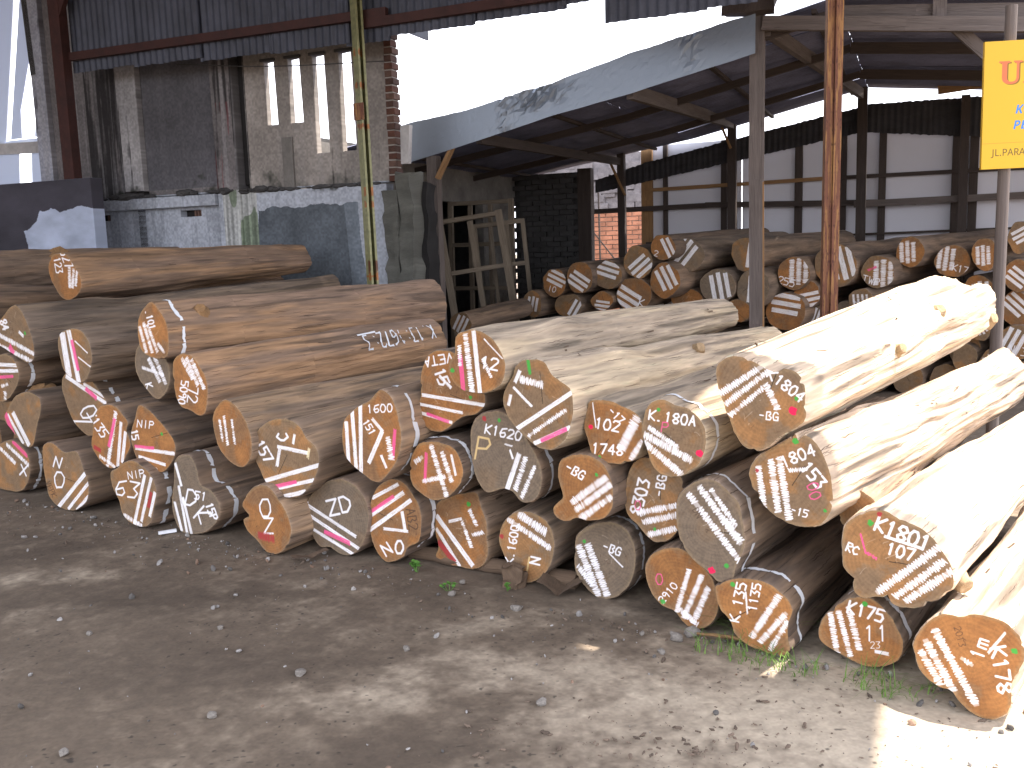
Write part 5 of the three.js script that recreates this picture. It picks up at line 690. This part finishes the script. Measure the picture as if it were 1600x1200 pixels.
LOG("B31",[4.887,0.076,-8.759],41.7,[116,169,113,93,71,31,10,0,-51,20,-103,69,-116,153,-113,229,-67,290,-5,327,59,311,97,242],[2.5,0.08,0.9],"db",0,"lowest back-pile end at the right picture edge, white and pink strokes",[["s",-60,212,97,159,36,"xw"],["s",-86,161,93,101,37,"xw"],["s",-91,102,68,50,37,"xw"],["s",-71,170,-11,201,16,"hp"]]);
LOG("B32",[2.422,0.756,-9.855],41.8,[172,121,142,63,85,13,1,0,-88,13,-147,54,-172,113,-142,175,-86,223,-1,242,81,220,136,179],[2.5,0.08,0.9],"do",0,"plain brown back-pile end left of the wooden post, low, without marks",[]);
LOG("B33",[3.23,0.704,-9.716],44.6,[127,104,121,49,68,10,6,0,-55,8,-106,43,-127,97,-106,154,-60,188,2,208,64,201,114,159],[2.5,0.08,0.9],"dg",0,"back-pile end low beside the rusty post, single white bar",[["s",23,162,-27,22,30,"xw"],["s",-18,186,-76,27,31,"xw"]]);
LOG("B34",[3.476,0.667,-9.569],44.7,[164,159,147,89,98,27,17,0,-63,33,-125,82,-164,150,-137,223,-73,287,10,290,89,279,161,228],[2.5,0.08,0.9],"gg",0,"dark grey back-pile end low between rusty post and sunlit log",[]);
LOG("B35",[-0.511,0.735,-9.599],34.0,[142,113,121,57,68,13,-6,0,-76,15,-126,53,-142,107,-128,164,-64,212,5,228,75,215,116,170],[1.2,0.08,0.9],"db",0,"lone back-pile log low at the foot of the leaning frames, white bars",[["s",95,162,8,20,35,"xw"],["s",49,190,-51,29,35,"xw"],["s",-10,200,-98,57,35,"xw"]]);
const UNDER = [[0.27,0.0,-11.07,"B"],[0.59,0.0,-10.93,"B"],[0.91,0.0,-10.79,"B"],[1.22,0.0,-10.65,"B"],[1.54,0.0,-10.52,"B"],[1.85,0.0,-10.38,"B"],[2.17,0.0,-10.24,"B"],[2.48,0.0,-10.1,"B"],[2.8,0.0,-9.96,"B"],[3.12,0.0,-9.82,"B"],[3.43,0.0,-9.68,"B"],[3.75,0.0,-9.54,"B"],[4.06,0.0,-9.41,"B"],[4.38,0.0,-9.27,"B"],[4.7,0.0,-9.13,"B"],[0.41,0.31,-11.01,"B"],[0.87,0.31,-10.81,"B"],[1.33,0.31,-10.61,"B"],[1.78,0.31,-10.41,"B"],[2.24,0.31,-10.21,"B"],[2.7,0.31,-10.0,"B"],[3.16,0.31,-9.8,"B"],[3.62,0.31,-9.6,"B"],[4.07,0.31,-9.4,"B"],[4.53,0.31,-9.2,"B"],[-4.4,0,-7.7,"M"],[-4.0,0,-7.45,"M"],[-4.2,0.31,-7.55,"M"],[-3.55,0,-7.3,"M"],[-3.75,0.31,-7.4,"M"],[-4.35,0.62,-7.6,"M"],[-3.95,0.62,-7.5,"M"],[-3.5,0.62,-7.35,"M"],[-4.5,0.93,-7.75,"M"],[-3.55,0.93,-7.5,"M"]];


{ // the rows underneath that carry the back pile and the rear of the left pile
  const low = [];
  for (const [x, y, z, id] of UNDER) {
    const lift = id[0] === 'M' ? 'logs carrying the rear of the left pile' : 'logs carrying the shed stack', lab = id[0] === 'M' ? 'plain log low down behind the left pile, carrying the rear logs' : 'plain log in the shadowed bottom rows of the back pile, no marks in view';
    let t;
    if (!low.length) t = LOG('B99', [x, y, z], 38, [-150, 160, -110, 40, 0, 0, 110, 45, 155, 165, 105, 280, 0, 325, -110, 275], [2.5, 0, 0.92], 'db', 0, lab, []);
    else { t = low[0].clone(); t.name = numbered('log'); scene.add(t); t.position.set(x, y, z); t.rotation.y = -(id[0] === 'M' ? 33 : 36 + low.length % 5 * 1.5) * D2R; }
    t.userData.label = lab; t.userData.group = lift; low.push(t);
  }
}

// ---------------------------------------------------------------- odds and ends on the ground
const V3 = (x, y, z) => new THREE.Vector3(x, y, z);
function stone(x, z, s, label) { s *= 0.8; const g = rough(new THREE.IcosahedronGeometry(s, 2), s * 0.7, 1.1 / s, Math.round(x * 97)); g.scale(1.15, 0.72, 0.9); const m = part(scene, 'stone', g, M.stone); m.position.set(x, s * 0.4, z); m.rotation.y = x * 9; return tag(m, label, 'stone', 'loose stones on the yard'); }
stone(-1.86, -3.83, 0.018, 'small pale stone alone on the dark dirt at far left');
stone(-0.85, -3.38, 0.028, 'pale angular stone in the middle of the dark dirt, largest of the left foreground');
stone(-1.30, -3.85, 0.018, 'brown pebble in the left middle of the yard, below the notched orange log');
stone(-0.46, -3.58, 0.018, 'dark pebble between the left and right foreground, under the squarish bottom log');
stone(-1.09, -3.07, 0.021, 'flat pale stone low in the left foreground');
stone(-0.01, -3.96, 0.03, 'white rounded stone in front of the K.1600 log end');
stone(0.64, -3.60, 0.037, 'larger grey-white stone, left one of the pair by the grass');
stone(0.715, -3.64, 0.036, 'grey-white stone, right one of the pair by the grass');
stone(0.56, -3.48, 0.02, 'light pebble just below the pair of grey-white stones');
stone(0.51, -3.66, 0.016, 'small white pebble left of the pair of grey-white stones');
stone(-0.31, -4.17, 0.022, 'rounded tan stone below the squarish orange bottom log, beside the weeds');
stone(-0.27, -4.32, 0.018, 'reddish pebble close under the squarish orange bottom log');
stone(0.07, -3.09, 0.024, 'flat buff stone sunk in the pale dust at the bottom centre');
stone(-1.51, -2.85, 0.02, 'flat whitish stone at the lower left corner of the picture');
{ // gravel
  const r = rng(99), geo = rough(new THREE.IcosahedronGeometry(1, 1), 0.7, 1.3, 2), n = 1000, im = new THREE.InstancedMesh(geo, new THREE.MeshStandardMaterial({ color: 0xffffff, roughness: 0.95 }), n), m = new THREE.Matrix4(), q = new THREE.Quaternion(), c = new THREE.Color();
  for (let i = 0; i < n; i++) {
    let x, z; do { const near = r() < 0.45; x = -5 + r() * 7.5; z = near ? -4.13 + 0.616 * x + 0.05 + r() * r() * 0.8 : -6 + r() * 4.2; } while (z < -4.25 + 0.616 * x);
    const s = (0.002 + Math.pow(r(), 5) * 0.011) * (1 + 0.03 * -z); q.setFromEuler(new THREE.Euler(r() * 6, r() * 6, r() * 6)); m.compose(V3(x, s * 0.35, z), q, V3(s * (0.8 + r() * 0.8), s * 0.7, s)); im.setMatrixAt(i, m);
    const k = 0.7 + r() * 0.5, w = r(); im.setColorAt(i, w < 0.12 ? c.setRGB(0.2 * k, 0.13 * k, 0.09 * k) : w < 0.5 ? c.setRGB(0.1 * k, 0.092 * k, 0.085 * k) : c.setRGB(0.27 * k, 0.255 * k, 0.24 * k));
  }
  im.name = 'gravel'; im.castShadow = im.receiveShadow = true; scene.add(im); tag(im, 'scattered gravel and grit over the dirt yard', 'gravel', null, 'stuff');
}
{ // chips of bark trodden into the dirt
  const r = rng(199), geo = rough(new THREE.IcosahedronGeometry(0.5, 1).scale(1.2, 0.35, 0.6), 0.5, 2.4, 2), n = 900, im = new THREE.InstancedMesh(geo, new THREE.MeshStandardMaterial({ color: 0xffffff, roughness: 1 }), n), m = new THREE.Matrix4(), q = new THREE.Quaternion(), c = new THREE.Color();
  for (let i = 0; i < n; i++) {
    const k0 = r(); let x, z; if (k0 < 0.5) { x = -3.4 + r() * 5; z = -4.05 + 0.616 * x + r() * r() * 0.7; } else { const a = r() * 6.28, d = r() * 0.55; x = 0.55 + Math.cos(a) * d * 1.7; z = -2.75 + Math.sin(a) * d; }
    const s = 0.005 + Math.pow(r(), 4) * 0.024; q.setFromEuler(new THREE.Euler((r() - 0.5) * 0.5, r() * 6, (r() - 0.5) * 0.5)); m.compose(V3(x, s * 0.16, z), q, V3(s, s, s)); im.setMatrixAt(i, m); const k = 0.6 + r() * 0.7; im.setColorAt(i, c.setRGB(0.13 * k, 0.095 * k, 0.07 * k));
  }
  im.name = 'bark_litter'; im.castShadow = im.receiveShadow = true; scene.add(im); tag(im, 'dark chips of bark trodden into the dirt', 'bark litter', null, 'stuff');
}
function tuft(x, z, n, h, spread, label, mat = M.grass) {
  const r = rng(Math.round(x * 1000) + n), gs = [];
  for (let i = 0; i < n; i++) {
    const a = r() * 6.283, d = Math.sqrt(r()) * spread, bx = Math.cos(a) * d, bz = Math.sin(a) * d * 0.6, l = h * (0.5 + r() * 0.8), dir = r() * 6.283, lean = 0.4 + r() * 1.5, w = 0.0016 + r() * 0.0014, V = [], X = [];
    for (let k = 0; k <= 4; k++) { const t = k / 4, o = lean * l * t * t, px = bx + Math.cos(dir) * o, pz = bz + Math.sin(dir) * o, py = l * (t - 0.35 * lean * t * t), ww = w * (1 - t * 0.9); V.push(px - Math.sin(dir) * ww, py, pz + Math.cos(dir) * ww, px + Math.sin(dir) * ww, py, pz - Math.cos(dir) * ww); if (k) { const q = k * 2; X.push(q - 2, q - 1, q, q - 1, q + 1, q); } }
    const g = new THREE.BufferGeometry(); g.setAttribute('position', new THREE.Float32BufferAttribute(V, 3)); g.setIndex(X); g.computeVertexNormals(); gs.push(g);
  }
  const t = thing('grass_tuft', label, 'grass', V3(x, 0, z), 0, 'grass tufts by the log ends'); part(t, 'blades', gs, mat); return t;
}
function weed(x, z, n, s, label) {
  const r = rng(Math.round(x * 999)), t = thing('weed', label, 'weed', V3(x, 0, z), 0, 'clover weeds by the pile'), gs = [], st = [];
  for (let i = 0; i < n; i++) { const a = r() * 6.283, d = r() * s * 1.5, cx = Math.cos(a) * d, cz = Math.sin(a) * d * 0.7, y = s * (0.6 + r() * 1.2); st.push(bar([cx * 0.3, 0, cz * 0.3], [cx, y, cz], 0.0016, 0.0016)); for (let k = 0; k < 3; k++) { const g = new THREE.CircleGeometry(s * 0.42, 9); g.translate(0, s * 0.4, 0).rotateX(-1.2 + r() * 0.4).rotateY(k * 2.09 + r()).translate(cx, y, cz); gs.push(g); } }
  part(t, 'leaves', gs, M.leaf); part(t, 'stems', st, M.leaf);
}
tuft(0.80, -3.50, 45, 0.08, 0.13, 'green grass tuft right of the two grey-white stones');
tuft(0.93, -3.56, 34, 0.2, 0.05, 'tall thin grass standing between two bottom log ends');
tuft(0.92, -3.40, 55, 0.09, 0.12, 'thick grass at the foot of the K.135 log');
tuft(1.03, -3.29, 40, 0.08, 0.1, 'grass at the right foot of the K.135 log');
tuft(1.27, -3.18, 46, 0.1, 0.12, 'curled wiry grass below the K175 log, left clump');
tuft(1.36, -3.08, 34, 0.08, 0.1, 'sparse wiry grass below the K175 log, right clump');
weed(-0.51, -4.50, 9, 0.028, 'bright green clover below the log with four bold white bars');
weed(-0.33, -4.22, 6, 0.022, 'small clover beside the rounded tan stone');
weed(-0.05, -4.2, 6, 0.018, 'tiny green weed left of the wooden chock');
{ // chocks and bearers under the pile
  const chunk = (name, label, cat, g, x, y, z, ry, mat) => { const m = part(scene, name, g, mat); m.position.set(x, y, z); m.rotation.y = ry; return tag(m, label, cat); };
  chunk('wood_chock', 'ragged brown wood chock standing under the K.1600 log end', 'chock', rough(new THREE.BoxGeometry(0.09, 0.13, 0.05, 7, 9, 4), 0.05, 30, 4), -0.02, 0.05, -4.26, -0.5, M.bark);
  chunk('bearer_log', 'low dark bearer log lying under the bottom logs in the middle', 'bearer', rough(new THREE.CylinderGeometry(0.035, 0.045, 1.0, 14, 12).rotateZ(Math.PI / 2), 0.03, 9, 2), -0.14, 0.025, -4.5, -0.55, M.bark);
  const fold = (w, l, n, amp, seed) => { const g = new THREE.PlaneGeometry(w, l, 12, 18), p = g.attributes.position; g.rotateX(-Math.PI / 2); for (let i = 0; i < p.count; i++) { const x = p.getX(i), z = p.getZ(i); p.setY(i, amp * Math.abs(Math.sin(x / w * n)) + 0.012 + (noise(x * 30 + seed, z * 20) - 0.5) * 0.012); } g.computeVertexNormals(); return g; };
  chunk('bark_piece', 'folded grey-brown bark piece left of the round grey bottom log', 'bark', fold(0.2, 0.13, 2.6, 0.06, 1), 0.2, 0, -4.15, -0.35, M.bark);
  chunk('bark_piece', 'curved brown bark strip under the ZD bottom log', 'bark', fold(0.2, 0.05, 2, 0.025, 5), -1.1, 0, -4.76, 0.6, M.bark);
  chunk('stick', 'thin dry stick beside the two grey-white stones', 'stick', rough(new THREE.CylinderGeometry(0.006, 0.011, 0.2, 8, 6).rotateZ(Math.PI / 2), 0.008, 30, 1), 0.82, 0.02, -3.57, -0.35, M.timberWarm);
  chunk('stick', 'white painted peg lying below the boot-shaped grey log', 'stick', boxg(0.1, 0.016, 0.02), -2.05, 0.014, -5.28, 0.5, M.paint);
}

renderer.render(scene, camera);
